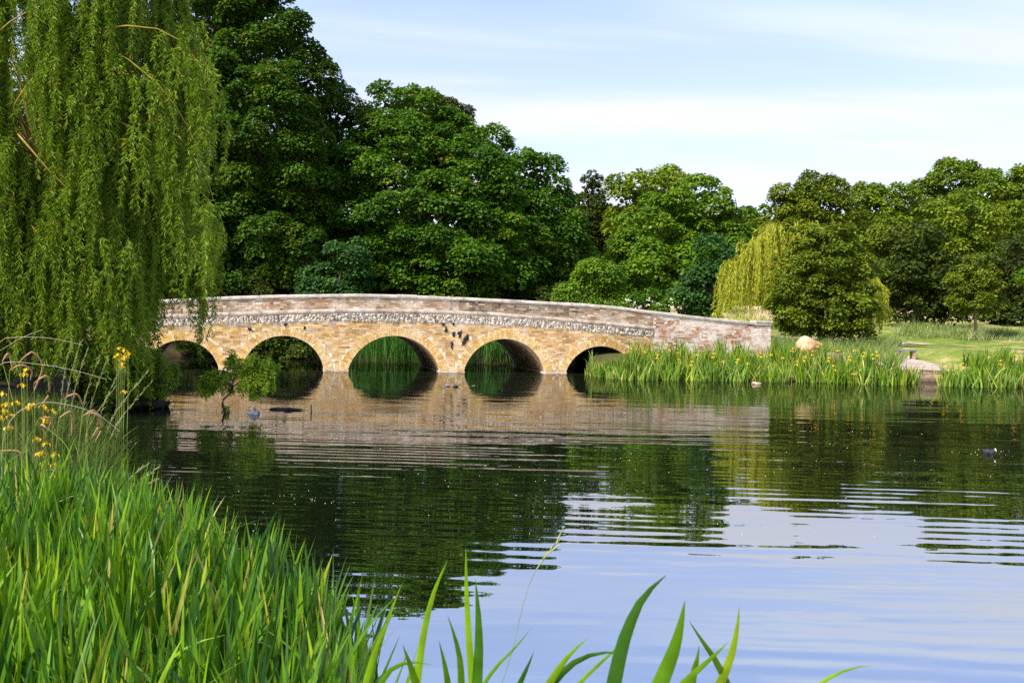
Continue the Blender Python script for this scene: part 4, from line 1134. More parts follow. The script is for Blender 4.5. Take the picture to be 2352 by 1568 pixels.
scrub('willow_sapling', 'crooked willow sapling with a bare bent stem standing in open water', 'tree', p_s, stems, 400, dict(drop=0.24, reach=0.17, leaf_len=0.125, dens=1.7))

p_b = on_z(310, 935); YS = p_b[1]
stems = []
for i_ in range(22):
    tx, ty = RNG.uniform(215, 405), RNG.uniform(795, 895)
    stems.append(([A_(300 + RNG.normal(0, 22), 930, RNG.normal(0, .2)), A_(300 + (tx - 300) * .5, 895 + RNG.normal(0, 8), RNG.normal(0, .4)), A_(tx, ty, RNG.normal(0, .5)), A_(tx + RNG.uniform(-5, 22), ty + RNG.uniform(0, 22), RNG.normal(0, .5))], 0.014, 8))
sc_ = scrub('willow_bush', 'low willow bush on a dark root mound under the trailing willow', 'bush', p_b, stems, 500, dict(drop=0.38, reach=0.22, leaf_len=0.12))
v, q, c0, c1 = lump(p_b + np.array([-0.05, 0.15, 0.02]), (0.55, 0.4, 0.16), 9, 0.5, 40, 22)
v += np.random.default_rng(4).normal(0, 0.025, v.shape)
M_ROOT = noise_mat('root_mud', [(0.3, (0.008, 0.006, 0.004)), (0.7, (0.035, 0.024, 0.015))], scale=12, bump=0.05)
link('root_mound', mesh('root_mound', v, [q], M_ROOT, smooth=True, origin=p_b), sc_)
J = Join()
for i_ in range(26):
    a0 = np.array([on_z(RNG.uniform(225, 350), RNG.uniform(915, 938))])[0]
    J.add(*tube1(resample([a0 + [0, 0, -.1], a0 + [RNG.normal(0, .15), 0, RNG.uniform(.05, .25)], a0 + [RNG.normal(0, .5), RNG.normal(0, .2), RNG.uniform(-.1, .45)]], 7), np.linspace(0.014, 0.004, 7), 5))
link('bare_roots', J.mesh('bare_roots', G['twig_dark'], smooth=True, origin=p_b), sc_)

# thin dead twigs poking from the water
def stick(name, label, cat, px_pts, r, mat, w=None):
    b = on_z(*px_pts[0]); Y = b[1]
    J = Join()
    for seg in ([px_pts] if not isinstance(px_pts[0][0], tuple) else px_pts):
        pts = [at(px, py, Y) for px, py in seg]
        pts[0] = pts[0] - np.array([0, 0, 0.2])
        J.add(*tube1(resample(pts, 8), np.linspace(r, r * 0.6, 8), 6))
    return tag(link(name, J.mesh(name, mat, smooth=True)), label, cat)
stick('dead_twig', 'thin forked dead twig leaning from the water beside the willow sapling', 'twig', [(488, 944), (500, 936), (505, 930), (492, 918)], 0.006, G['twig_dark'])
M_SILVER = noise_mat('bleached_twig', [(0.3, (0.25, 0.23, 0.21)), (0.7, (0.45, 0.42, 0.40))], scale=20)
stick('dead_twig', 'pale bleached twig lying over the water beside the root mound', 'twig', [(362, 926), (390, 924), (408, 918), (418, 912)], 0.007, M_SILVER)
stick('wooden_stake', 'short rotten wooden stake standing upright in the water', 'stake', [(715, 946), (715, 938), (714.5, 928)], 0.022, G['bark'])
# floating log and wet stone
p = on_z(658, 941); v, q, c0, c1 = lump((0, 0, 0), (0.25, 0.07, 0.035), 17, 0.35, 22, 11)
v = v + p + np.array([0, 0, 0.012])
M_LOG = noise_mat('wet_driftwood', [(0.3, (0.02, 0.012, 0.012)), (0.7, (0.10, 0.06, 0.055))], scale=14, bump=0.02, rough=0.5)
tag(link('driftwood_log', mesh('driftwood_log', v, [q], M_LOG, smooth=True)), 'dark driftwood log lying flat in the water past the sapling', 'log')
p = on_z(585, 950); v, q, c0, c1 = lump((0, 0, 0), (0.075, 0.07, 0.12), 23, 0.5, 12, 9)
v[:, 0] *= np.clip(1.25 - v[:, 2] / 0.16, 0.25, 1.4)
M_WET = noise_mat('wet_grey_stone', [(0.3, (0.05, 0.055, 0.08)), (0.7, (0.22, 0.23, 0.28))], scale=16, bump=0.02, rough=0.35)
tag(link('wet_stone', mesh('wet_stone', v + p, [q], M_WET)), 'pointed blue grey stone in the water between sapling and log', 'stone')

# ------------------------------------------------------------------ reed and iris beds
def clumped(n_cl, per, sampler, sd, g_):
    out, cid = [], []
    for i_ in range(n_cl):
        c = sampler()
        k = max(2, int(per * g_.uniform(0.5, 1.5)))
        out.append(np.asarray(c)[None, :2] + g_.normal(0, sd, (k, 2))); cid += [i_] * k
    return np.vstack(out), np.array(cid)
def bed(name, label, mat, xy, cid, hfun, width, g_, lean=0.16, bend=0.10, vfold=0.0, vlo=0.0, zmin=-0.15, K=6):
    n = len(xy)
    z = np.maximum(ground(xy[:, 0], xy[:, 1]), zmin) - 0.03
    caz = g_.uniform(0, np.pi, cid.max() + 1); chh = g_.uniform(0.85, 1.12, cid.max() + 1); clean = g_.normal(0, 0.05, (cid.max() + 1, 2))
    H = hfun(xy) * chh[cid] * g_.uniform(0.62, 1.08, n)
    az = caz[cid] + g_.normal(0, 0.5, n)
    fan = g_.normal(0, lean, n)
    ln = np.stack([np.cos(az) * fan, np.sin(az) * fan], -1) * H[:, None] + clean[cid] + g_.normal(0, 0.03, (n, 2))
    bd_ = np.abs(g_.normal(0, bend, n)); far = g_.random(n) < 0.06; bd_[far] += g_.uniform(0.25, 0.6, far.sum())
    v = np.clip(g_.beta(1.7, 1.9, n) * 0.9 + g_.normal(0, 0.12, cid.max() + 1)[cid] + vlo, 0, 0.93); dead = g_.random(n) < 0.035; v[dead] = g_.uniform(0.94, 1, dead.sum())
    w = width * g_.uniform(0.6, 1.25, n)
    me = blades(np.concatenate([xy, z[:, None]], 1), H, ln, bd_, w, v, name, mat, az=az, vfold=vfold, K=K)
    return tag(link(name, me), label, None, None, 'stuff')
# -- beyond the arches
g1 = np.random.default_rng(51)
def s_back():
    px = g1.uniform(770, 1480); Y = g1.uniform(41.5, 47)
    return at(px, 800, Y)[:2]
xy, cid = clumped(420, 11, s_back, 0.14, g1)
xy = xy[(xy - B0[:2]) @ BAWAY[:2] > BW + 0.5]; cid = cid[:len(xy)]
bed('reed_bed', 'tall green reed bed seen through the arches', G['reed_back'], xy, cid, lambda q: 1.75 + 0 * q[:, 0], 0.030, g1, zmin=-0.05)
# -- the far bank beside the bridge
g2 = np.random.default_rng(52)
fy = lambda x: np.interp(x, B_X, B_Y)
def s_bank():
    while True:
        x = g2.uniform(_q1[0] - 0.1, 22.5)
        y0 = (fy(x) if not 13.3 < x < 16.6 else 34.9) - 0.75
        y = y0 + abs(g2.normal(0, 1.1)) if g2.random() < 0.75 else y0 + g2.uniform(0, 3.2)
        if x < _q1[0] + 1.3: y = min(y, y0 + 0.9)
        if 2076 < 1176 + x / y * FPX < 2168: continue
        if 13.3 < x < 16.6: y = min(y, y0 + 1.2)
        return (x, y)
xy, cid = clumped(900, 7, s_bank, 0.09, g2)
ok = (xy - B0[:2]) @ BAWAY[:2] < -0.25
ok |= xy[:, 0] > BR(S_R + 0.3, 0)[0]
xy, cid = xy[ok], cid[ok]
def hb_(q):
    h = np.where(q[:, 0] < _q1[0] + 1.25, 0.60, 0.88)
    return h
bed('iris_bed', 'thick bed of yellow flag iris leaves along the far bank', G['iris_bank'], xy, cid, hb_, 0.052, g2, lean=0.20, bend=0.13, vfold=0.2, zmin=-0.12)
# low overhanging growth around the landing
def s_inlet():
    x = g2.uniform(13.2, 16.6); y = np.interp(x, [13.2, 13.9, 15.9, 16.6], [35.2, 36.9, 37.0, 35.2]) + g2.normal(0, .15)
    return (x, y)
# -- the near bank: large blades
g3 = np.random.default_rng(53)
def xr(y): return np.interp(y, [2.2, 3.0, 5.3, 5.6, 6.1, 7.0, 7.6, 8.4, 9.5], [-0.28, -0.42, -0.74, -1.05, -1.5, -2.25, -2.85, -3.4, -3.9])
def s_near():
    while True:
        y = g3.uniform(2.4, 7.9); x = g3.uniform(-4.8, 0)
        if x < xr(y) and x > -0.56 * y - 0.35 and g3.random() < 1.0: return (x, y)
xy, cid = clumped(900, 6.5, s_near, 0.042, g3)
bed('iris_leaves', 'bed of broad iris leaves filling the near bank', G['iris'], xy, cid, lambda q: np.interp(q[:, 1], [2.4, 3.5, 7.5], [0.50, 0.60, 0.70]), 0.034, g3, lean=0.12, bend=0.08, vfold=0.22, K=9)
# -- rough grass on the bank under the willow
def s_rough():
    while True:
        y = g3.uniform(7.4, 17.0); x = g3.uniform(-9.4, -2.6)
        d = np.interp(y, L_Y, L_X) - x
        if -0.15 < d < 3.2 and x > -0.56 * y - 0.4: return (x, y)
xy, cid = clumped(620, 10, s_rough, 0.09, g3)
bed('rough_grass', 'rough waterside grass on the bank under the willow', G['rough'], xy, cid, lambda q: 0.36 + 0.16 * np.sin(q[:, 0] * 3) * np.sin(q[:, 1] * 2), 0.011, g3, lean=0.3, bend=0.3, vlo=-0.1)
# -- lawn and meadow tufts
g4 = np.random.default_rng(54)
n = 26000
yy = 36 + (g4.random(n)**1.3) * 34; xx = g4.uniform(0.16, 0.60, n) * yy
xy = np.stack([xx, yy], -1); path_y = 52 - (xx - 14) * 0.55
keep = (np.abs(yy - path_y) > 0.7) & (lake_d(xx, yy) < -1.0) & ~((xx > 12.6) & (xx < 17.3) & (yy < 41))
xy = xy[keep]; n = len(xy)
bed('lawn_grass', 'short mown grass of the park lawn', G['meadow'], xy, np.arange(n), lambda q: 0.028 + 0.06 * np.clip(np.sin(q[:, 0] * 1.7) * np.sin(q[:, 1] * 1.1 + 1) - 0.55, 0, 1), 0.02, g4, lean=0.5, bend=0.4, K=3, zmin=0.2)
def s_mead():
    y = g4.uniform(54, 62); x = g4.uniform(0.385, 0.56) * y
    return (x, y)
xy, cid = clumped(620, 14, s_mead, 0.22, g4)
bed('meadow_grass', 'long pale meadow grass around the young tree', G['meadow'], xy, cid, lambda q: 0.42 + 0.22 * np.sin(q[:, 0] * 0.9 + q[:, 1]) + 0.12 * np.sin(q[:, 0] * 2.3), 0.03, g4, lean=0.3, bend=0.25, K=4, zmin=0.2, vlo=0.1)
def s_under():
    px = g4.uniform(1775, 2075); y = g4.uniform(38.5, 44.5); p = at(px, 780, y)
    return p[:2]
xy, cid = clumped(330, 12, s_under, 0.16, g4)
bed('bank_grass', 'long grass under the round bushy alder', G['meadow'], xy, cid, lambda q: 0.55 + 0 * q[:, 0], 0.02, g4, lean=0.35, bend=0.3, K=4, zmin=0.2)

# ------------------------------------------------------------------ single blades rising from the bottom edge of the view
SINGLE = [
 ('narrow yellow green iris blade, straight and tallest of those before the water', [(1070, 1258), (1071, 1340), (1076, 1450), (1084, 1568)], 15, 3.1, .80),
 ('pale slanting iris blade beside the straight tallest one', [(1027, 1288), (1000, 1350), (978, 1430), (958, 1568)], 15, 3.1, .78),
 ('stiff dark green blade close beside the tallest narrow one', [(1092, 1330), (1098, 1400), (1100, 1480), (1096, 1568)], 22, 2.9, .25),
 ('broad dark green iris blade bending over to a hooked tip', [(1530, 1320), (1480, 1368), (1440, 1450), (1410, 1568)], 30, 2.7, .08),
 ('broadest bright green blade leaning beside the hooked one', [(1573, 1378), (1562, 1440), (1545, 1500), (1512, 1580)], 36, 2.5, .45),
 ('mustard green upright blade with a blunt tip, last of the tall row', [(1698, 1392), (1692, 1450), (1678, 1510), (1650, 1580)], 20, 2.8, .86),
 ('green blade leaning back across the blunt mustard one', [(1583, 1425), (1612, 1470), (1640, 1510), (1670, 1570)], 17, 2.8, .5),
 ('bright blade crossing low behind the leaning one', [(1674, 1472), (1640, 1505), (1600, 1540), (1560, 1580)], 18, 2.8, .62),
 ('yellow green blade leaning out from the low arched leaf', [(1352, 1462), (1310, 1500), (1280, 1540), (1250, 1590)], 18, 2.8, .74),
 ('dark arched leaf bowing over towards the hooked blade', [(1432, 1500), (1380, 1498), (1320, 1520), (1265, 1575)], 17, 2.8, .12),
 ('thin olive blade crossing under the arched leaf', [(1462, 1450), (1420, 1485), (1370, 1530), (1320, 1580)], 9, 3.0, .68),
 ('short twisted blade left of the stiff dark one', [(1028, 1412), (1044, 1460), (1056, 1510), (1060, 1580)], 17, 2.9, .45),
 ('short bright blade at the foot of the slanting one', [(1008, 1470), (1018, 1510), (1026, 1550), (1030, 1585)], 18, 2.8, .5),
 ('long flat blade lying low over open water', [(2010, 1527), (1975, 1530), (1925, 1545), (1870, 1580)], 11, 2.9, .80),
 ('short pale blue green blade nearest the reed bed', [(925, 1480), (938, 1515), (950, 1550), (960, 1590)], 26, 2.6, .55),
 ('thin blade at the edge of the iris bed', [(905, 1405), (880, 1450), (860, 1500), (835, 1590)], 14, 2.9, .72),
 ('slim blade in front of the grass stem', [(1222, 1440), (1180, 1490), (1140, 1530), (1100, 1590)], 9, 3.0, .6),
 ('small dark blade below the grass stem', [(1226, 1496), (1212, 1530), (1198, 1560), (1185, 1590)], 16, 2.7, .15),
 ('pale wide blade half hidden between the last tall blades', [(1606, 1482), (1600, 1520), (1592, 1550), (1585, 1590)], 24, 2.9, .6),
 ('curving blade springing from the bed over bright water', [(990, 1525), (940, 1520), (900, 1535), (865, 1590)], 14, 2.7, .4),
]
for lab, pts, wpx, D, vv in SINGLE:
    P = np.array([at(px, py, D + 0.03 * k_) for k_, (px, py) in enumerate(pts)])
    foot = P[-1] + np.array([(P[-1][0] - P[-2][0]) * 0.6, -0.03, 0]); foot[2] = gz(foot[0], foot[1]) - 0.05
    C = resample(np.vstack([foot, P[::-1]]), 22)
    t = np.linspace(0, 1, 22)
    wd = 1.25 * wpx * D / FPX * np.clip(1.0 - np.clip((t - 0.50) / 0.50, 0, 1)**3.2, 0.03, 1)
    Tn = unit(np.gradient(C, axis=0)); sd = unit(np.cross(Tn, np.array([0.25, 1, 0.1])))
    nm = np.cross(sd, Tn)
    Vv = np.stack([C - sd * wd[:, None] * .5, C - nm * wd[:, None] * .12, C + sd * wd[:, None] * .5], 1).reshape(-1, 3)
    b = np.arange(21)[:, None] * 3; j_ = np.arange(2)[None, :]
    q = np.stack([b + j_, b + j_ + 1, b + j_ + 4, b + j_ + 3], -1).reshape(-1, 4)
    base = foot
    me = mesh('iris_blade', Vv, q, G['iris'], {'v': (np.full(len(Vv), vv), 'POINT', 'FLOAT'), 't': (np.repeat(0.25 + 0.75 * t, 3), 'POINT', 'FLOAT')}, smooth=True, origin=base)
    o = link('iris_blade', me); o.location = Vector(base.tolist())
    tag(o, lab, 'iris blade', 'single iris blades before the water')

M_STEM = noise_mat('grass_stem', [(0.3, (0.10, 0.16, 0.02)), (0.7, (0.20, 0.25, 0.05))], scale=12)
M_SEED = noise_mat('grass_seed_head', [(0.3, (0.16, 0.20, 0.05)), (0.7, (0.38, 0.37, 0.15))], scale=40)
def seed_stalk(px_pts, D, label, group, head=0.35, r=0.0016, heads=26):
    P = np.array([at(px, py, D) for px, py in px_pts])
    foot = P[-1].copy(); foot[2] = gz(foot[0], foot[1]) - 0.05
    if P[-1][2] > foot[2] + 0.1: P = np.vstack([P, foot])
    C = resample(P[::-1], 24)
    root = empty('grass_stalk', C[0]); tag(root, label, 'grass stalk', group)
    link('stem', mesh('stem', *tube1(C, np.linspace(r * 1.3, r * 0.7, 24), 5), M_STEM, smooth=True, origin=C[0]), root)
    J = Join(); n0 = int(24 * (1 - head)); J.add(*tube1(C[n0:], np.linspace(r * 1.5, r * 0.9, 24 - n0), 5)); gg = np.random.default_rng(int(px_pts[0][0] * 7 + px_pts[0][1]))
    for k_ in range(heads):
        u = gg.uniform(n0, 23); i0 = int(min(u, 22)); c = C[i0] + (C[i0 + 1] - C[i0]) * (u - i0)
        tg = unit(C[min(i0 + 1, 23)] - C[i0]); e = c + (tg * 0.9 + unit(gg.normal(0, 1, 3)) * 0.55) * 0.036
        c = c - tg * 0.012
        J.add(*tube1([c, c * .5 + e * .5, e], [0.0013, 0.0024, 0.0007], 4))
    link('seed_head', J.mesh('seed_head', M_SEED, origin=C[0]), root)
seed_stalk([(1290, 1234), (1262, 1265), (1225, 1320), (1198, 1400), (1180, 1480), (1150, 1580)], 2.9, 'thin grass stem with a sparse brown head rising before the water', None, head=0.12, heads=5, r=0.0013)
for tip, foot_px in [((166, 780), (140, 920)), ((186, 783), (150, 925)), ((203, 795), (165, 930)), ((252, 815), (205, 950)), ((225, 830), (190, 945)), ((292, 822), (235, 940)), ((340, 852), (255, 965)), ((350, 875), (262, 985)), ((262, 893), (205, 980)), ((340, 1065), (285, 1110)), ((368, 1068), (300, 1130)), ((360, 1100), (295, 1140))]:
    D = np.interp(tip[1], [770, 900, 1100], [9.4, 9.0, 7.6])
    mid = ((tip[0] * .55 + foot_px[0] * .45) - 4, (tip[1] * .55 + foot_px[1] * .45))
    seed_stalk([tip, mid, foot_px], D, 'pale feathery grass stalk leaning over the water under the willow', 'feathery grass stalks on the bank', head=0.42, r=0.0015, heads=30)

# pendulous sedge: arching stalks with hanging brown catkins
M_CAT = noise_mat('sedge_catkin', [(0.3, (0.26, 0.13, 0.05)), (0.7, (0.46, 0.28, 0.13))], scale=60, bump=0.004)
SEDGE = [((30, 925), (5, 830), (18, 812), (30, 850)), ((52, 930), (45, 830), (75, 808), (95, 830), (78, 900)), ((80, 960), (78, 880), (105, 862), (112, 905), (90, 935)), ((20, 905), (22, 850), (50, 838), (72, 850), (70, 872)), ((100, 1010), (150, 912), (175, 905), (190, 930)),
         ((180, 1030), (190, 955), (215, 942), (228, 968), (208, 1010)), ((200, 1040), (200, 950), (225, 950), (233, 985), (218, 1015)), ((150, 1020), (105, 980), (95, 975), (110, 1005)), ((30, 1100), (0, 1035), (45, 1038), (62, 1080)), ((95, 1150), (100, 1080), (122, 1080), (132, 1120), (120, 1170)), ((170, 1210), (175, 1165), (192, 1170), (195, 1210)), ((60, 1020), (90, 960), (115, 960), (112, 990)), ((130, 1020), (135, 960), (160, 945), (165, 1000))]
for i_, pts in enumerate(SEDGE):
    D = np.interp(pts[0][1], [900, 1030, 1200], [8.8, 8.0, 6.9])
    P = np.array([at(px, py, D + 0.05 * k_) for k_, (px, py) in enumerate(pts)])
    foot = P[0].copy(); foot[2] = gz(foot[0], foot[1]) - 0.05
    C1 = resample(np.vstack([foot, P[:2]]), 22); C2 = resample(P[1:], 10); C = np.vstack([C1, C2])
    root = empty('sedge_stalk', C[0]); tag(root, 'arching sedge stalk hung with a drooping brown catkin', 'sedge', 'pendulous sedge stalks on the bank')
    link('stem', mesh('stem', *tube1(C1, np.linspace(0.0036, 0.0026, 22), 5), M_STEM, smooth=True, origin=C[0]), root)
    link('catkin', mesh('catkin', *tube1(C2, np.concatenate([[0.0028, 0.0065], np.full(6, 0.0085), [0.007, 0.003]]), 7), M_CAT, smooth=True, origin=C[0]), root)

# long pale dry grass arcs over the dark willow
M_DRY = noise_mat('dry_straw', [(0.3, (0.40, 0.32, 0.24)), (0.7, (0.62, 0.54, 0.44))], scale=20)
for lab, pts in [('long dry grass straw arching high before the willow', [(-20, 805), (0, 782), (60, 774), (120, 777), (190, 792)]), ('long dry grass straw arching below the highest one', [(-20, 850), (0, 836), (85, 836), (170, 850), (245, 871)]), ('straight dry straw slanting up from the sedge', [(-20, 815), (0, 805), (50, 775), (98, 757)]), ('dry straw running low over the sedge catkins', [(60, 935), (90, 925), (160, 930), (225, 952), (275, 990)])]:
    D = 7.0; P = np.array([at(px, py, D) for px, py in pts]); foot = P[0] + np.array([-0.15, 0, 0]); foot[2] = gz(foot[0], foot[1])
    tag(link('dry_straw', mesh('dry_straw', *tube1(resample(np.vstack([foot, P]), 24), np.linspace(0.0020, 0.0010, 24), 5), M_DRY, smooth=True)), lab, 'straw')

# ------------------------------------------------------------------ yellow flag irises
M_PETAL = leaf_mat('yellow_petals', [(0.0, (0.62, 0.36, 0.01)), (0.6, (0.78, 0.52, 0.015)), (1.0, (0.80, 0.62, 0.05))], trans=0.3, tint=(1.1, 1.0, 0.4))
def flower_mesh(sz, seed):
    gg = np.random.default_rng(seed)
    P, A, N, L, W = [], [], [], [], []
    for k_ in range(3):
        a = k_ * 2.094 + gg.uniform(-.3, .3); d = np.array([math.cos(a), math.sin(a), 0])
        P.append(d * .1); A.append(d * .8 + np.array([0, 0, .55])); N.append(np.array([0, 0, 1.]) - d * .4); L.append(.55); W.append(.45)
        P.append(d * .52 + np.array([0, 0, .30])); A.append(d * .45 + np.array([0, 0, -.9])); N.append(d); L.append(.85); W.append(.75)
        a2 = a + 1.05; d2 = np.array([math.cos(a2), math.sin(a2), 0])
        P.append(d2 * .05); A.append(d2 * .25 + np.array([0, 0, 1.])); N.append(d2); L.append(.7); W.append(.28)
    P, A, N = np.array(P) * sz, np.array(A), np.array(N)
    return leaves(P, A, N, np.array(L) * sz, np.array(W) * sz, gg.uniform(0, 1, len(P)), 'flower', M_PETAL, fold=0.2)
FM_BANK = [flower_mesh(0.066, s_) for s_ in (1, 2, 3)]; FM_NEAR = [flower_mesh(0.046, s_) for s_ in (4, 5, 6)]
def yellow_iris(p, fm, label, group, r=0.006):
    base = np.array([p[0], p[1], max(gz(p[0], p[1]), -0.1)])
    root = empty('yellow_iris', base); tag(root, label, 'iris', group)
    top = np.asarray(p) - base
    st = link('stem', mesh('stem', *tube1(resample([np.zeros(3), top * .5 + np.array([.01, 0, 0]), top], 8), np.linspace(r, r * .7, 8), 5), M_STEM, smooth=True), root)
    for k_ in range(2 if RNG.random() < 0.45 else 1):
        f = link('flower', fm[int(RNG.integers(0, 3))], root)
        f.location = Vector((top + (np.array([RNG.normal(0, .04), RNG.normal(0, .03), -0.08 - RNG.random() * .06]) if k_ else 0)).tolist()); f.rotation_euler = (RNG.normal(0, .2), RNG.normal(0, .2), RNG.uniform(0, 6))
g5 = np.random.default_rng(60)
spots = [(1449, 800), (1537, 805), (1510, 815), (1558, 810), (1560, 826), (1602, 815), (1480, 808), (1590, 830), (1640, 812), (1660, 830), (1695, 825), (1745, 810), (1718, 835), (1962, 805), (1985, 810), (2005, 814), (2012, 808), (1885, 790), (1820, 800), (1770, 815), (1952, 818), (1868, 806), (1830, 830), (1925, 806), (2170, 842), (2210, 835), (2272, 820), (2300, 828), (2332, 815), (1960, 858), (1798, 822), (1850, 820), (1905, 822), (1915, 840), (1530, 790)]
for px, py in spots:
    Y = 32.6 if px < 2060 else 32.4
    if px < 1600: Y = 33.3
    yellow_iris(at(px, py, Y + g5.uniform(-.3, .25)), FM_BANK, 'yellow flag iris in bloom among the leaves of the far bank', 'yellow irises on the far bank')
near = [(12, 930), (38, 925), (62, 938), (75, 930), (100, 935), (120, 945), (8, 945), (25, 955), (85, 1010), (105, 1020), (92, 1045), (125, 1045), (102, 1065), (125, 1098), (132, 1150), (140, 1140), (215, 1195), (240, 1200), (185, 1225), (202, 1245), (212, 1270), (205, 1145), (55, 860), (62, 850), (5, 905), (50, 885)]
for px, py in near:
    yellow_iris(at(px, py, np.interp(py, [850, 950, 1100, 1270], [9.5, 8.8, 7.8, 6.6])), FM_NEAR, 'yellow flag iris in bloom among grasses on the near bank', 'yellow irises on the near bank', 0.004)
for px, py in [(272, 815), (285, 805), (280, 825), (294, 812), (276, 800), (268, 818), (284, 900), (280, 835)]:
    yellow_iris(at(px, py, 17.0 + RNG.uniform(-.2, .2)), FM_BANK, 'yellow iris half hidden under the hanging willow', 'yellow irises under the willow')

# ------------------------------------------------------------------ stone landing, bench, stones, stakes on the far bank
M_GRAVEL = noise_mat('pink_gravel', [(0.3, (0.26, 0.19, 0.15)), (0.5, (0.36, 0.28, 0.23)), (0.68, (0.44, 0.35, 0.30)), (0.8, (0.20, 0.22, 0.06))], scale=2.2, detail=10, bump=0.01, bscale=40)
M_QUAY = noise_mat('quay_stone', [(0.3, (0.16, 0.11, 0.075)), (0.55, (0.36, 0.26, 0.18)), (0.75, (0.50, 0.40, 0.30))], scale=3, detail=8, bump=0.02, bscale=15)
yq = 37.3; zq = 0.43
xl_, xr_ = at(2070, 846, yq)[0], at(2172, 846, yq)[0]
root = empty('stone_landing', ((xl_ + xr_) / 2, yq, zq)); tag(root, 'low stone landing with a pink gravel top between the iris beds', 'landing')
o3 = np.array([(xl_ + xr_) / 2, yq, zq])
gxy = np.array([[xl_ - .1, yq + 0.02], [xr_ + .1, yq + 0.02], [xr_ + .3, yq + 1.6], [xr_ - .2, yq + 3.3], [xl_ - .8, yq + 3.9], [xl_ - .5, yq + 1.5]])
ctr = gxy.mean(0); nn = 30
ring = resample(np.vstack([np.c_[gxy, np.zeros(6)], [[*gxy[0], 0]]]), nn)[:, :2]
VV, FF = [], []
for k_, s_ in enumerate(np.linspace(0.04, 1, 6)):
    pt = ctr + (ring - ctr) * s_
    zz = zq + np.maximum(pt[:, 1] - yq, 0) * 0.10
    VV.append(np.c_[pt, zz])
VV = np.vstack(VV)
i_ = np.arange(5)[:, None]; j_ = np.arange(nn - 1)[None, :]
q = np.stack([i_ * nn + j_, (i_ + 1) * nn + j_, (i_ + 1) * nn + j_ + 1, i_ * nn + j_ + 1], -1).reshape(-1, 4)
link('gravel_top', mesh('gravel_top', VV, [q], M_GRAVEL, smooth=True, origin=o3), root)
J = Join(); x = xl_; gg = np.random.default_rng(8)
for layer_ in range(2):
    x = xl_ - .1
    while x < xr_:
        w = gg.uniform(0.35, 0.6); zt_ = zq + 0.015 - 0.17 * layer_
        v = boxv(x + .008, min(x + w, xr_ + .1) - .008, yq - 0.05 + gg.uniform(-.02, .02) - .02 * layer_, yq + .6, zt_ - 0.162, zt_) + gg.normal(0, .008, (8, 3))
        J.add(v, BOXF); x += w
J.add(boxv(xl_ - .1, xr_ + .1, yq + .03, yq + .58, -0.4, zq - 0.2), BOXF)
link('quay_wall', J.mesh('quay_wall', M_QUAY, origin=o3), root)

# stone slab bench
M_SLAB = noise_mat('grey_slate', [(0.3, (0.10, 0.11, 0.12)), (0.7, (0.22, 0.23, 0.24))], scale=8, bump=0.01)
yb_ = 40.5; c = at(2081, 813, yb_); zb_ = gz(c[0], yb_); bw = 41 * yb_ / FPX
root = empty('stone_bench', (c[0], yb_, zb_)); tag(root, 'low grey slab bench on two stone blocks on the lawn', 'bench')
zt_ = max(at(2081, 803, yb_)[2] - zb_, 0.2)
J = Join(); sv = boxv(-bw / 2, bw / 2, -0.2, 0.2, zt_ - 0.06, zt_); J.add(sv + np.random.default_rng(1).normal(0, .006, (8, 3)), BOXF)
link('slab', J.mesh('slab', M_SLAB), root)
for sx in (-1, 1):
    J = Join(); J.add(boxv(sx * bw * .38 - .06, sx * bw * .38 + .06, -.16, .16, -0.1, zt_ - 0.058), BOXF); link('leg', J.mesh('leg', M_QUAY), root)

# tan boulder and stone block half hidden in the reeds
pb = at(1857, 790, 38.8)
v, q, c0, c1 = lump((0, 0, 0), (0.47, 0.35, 0.30), 71, 0.22, 22, 12)
M_TAN = noise_mat('tan_sandstone', [(0.3, (0.42, 0.20, 0.09)), (0.55, (0.58, 0.34, 0.19)), (0.75, (0.70, 0.55, 0.42))], scale=2.5, bump=0.02, bscale=12)
zc_ = at(1857, 774, 38.8)[2] - 0.30
tag(link('boulder', mesh('boulder', v + np.array([pb[0], 38.8, zc_]), [q], M_TAN, smooth=True)), 'rounded orange tan boulder behind the iris bed by the round bushy alder', 'boulder')
yb2 = 37.2; p = at(1923, 812, yb2)
bx_ = boxv(-.32, .32, -.25, .25, 0, 1) ; zt2 = at(1923, 811, yb2)[2]
bx_[:, 2] = np.where(bx_[:, 2] > 0.5, zt2, gz(p[0], yb2) - 0.1); bx_[:, 0] += p[0]; bx_[:, 1] += yb2
bx_ += np.random.default_rng(2).normal(0, .012, (8, 3))
tag(link('stone_block', mesh('stone_block', bx_, BOXF, M_QUAY)), 'squared pale stone block half hidden in the iris bed', 'stone')
ps = on_z(1740, 883)
v, q, c0, c1 = lump((0, 0, 0), (0.17, 0.10, 0.05), 77, 0.4, 14, 9)
tag(link('shore_stone', mesh('shore_stone', v + np.array([ps[0], ps[1] + .1, 0.03]), [q], M_QUAY, smooth=True)), 'pale stone at the water line under the far bank irises', 'stone')

M_STAKE = noise_mat('orange_stake_wood', [(0.3, (0.40, 0.18, 0.04)), (0.7, (0.55, 0.28, 0.08))], scale=20)
ys_ = 55; p = at(2227, 766, ys_); g0 = gz(p[0], ys_)
J = Join(); h_ = at(2227, 746, ys_)[2]
J.add(boxv(p[0] - .045, p[0] + .045, ys_ - .045, ys_ + .045, g0 - .2, h_), BOXF)
J.add(np.array([[p[0] - .045, ys_ - .045, h_], [p[0] + .045, ys_ - .045, h_], [p[0] + .045, ys_ + .045, h_], [p[0] - .045, ys_ + .045, h_], [p[0], ys_, h_ + .06]]), np.array([[0, 1, 4], [1, 2, 4], [2, 3, 4], [3, 0, 4]]))
tag(link('tree_stake', J.mesh('tree_stake', M_STAKE)), 'short orange wooden stake beside the young tree', 'stake')

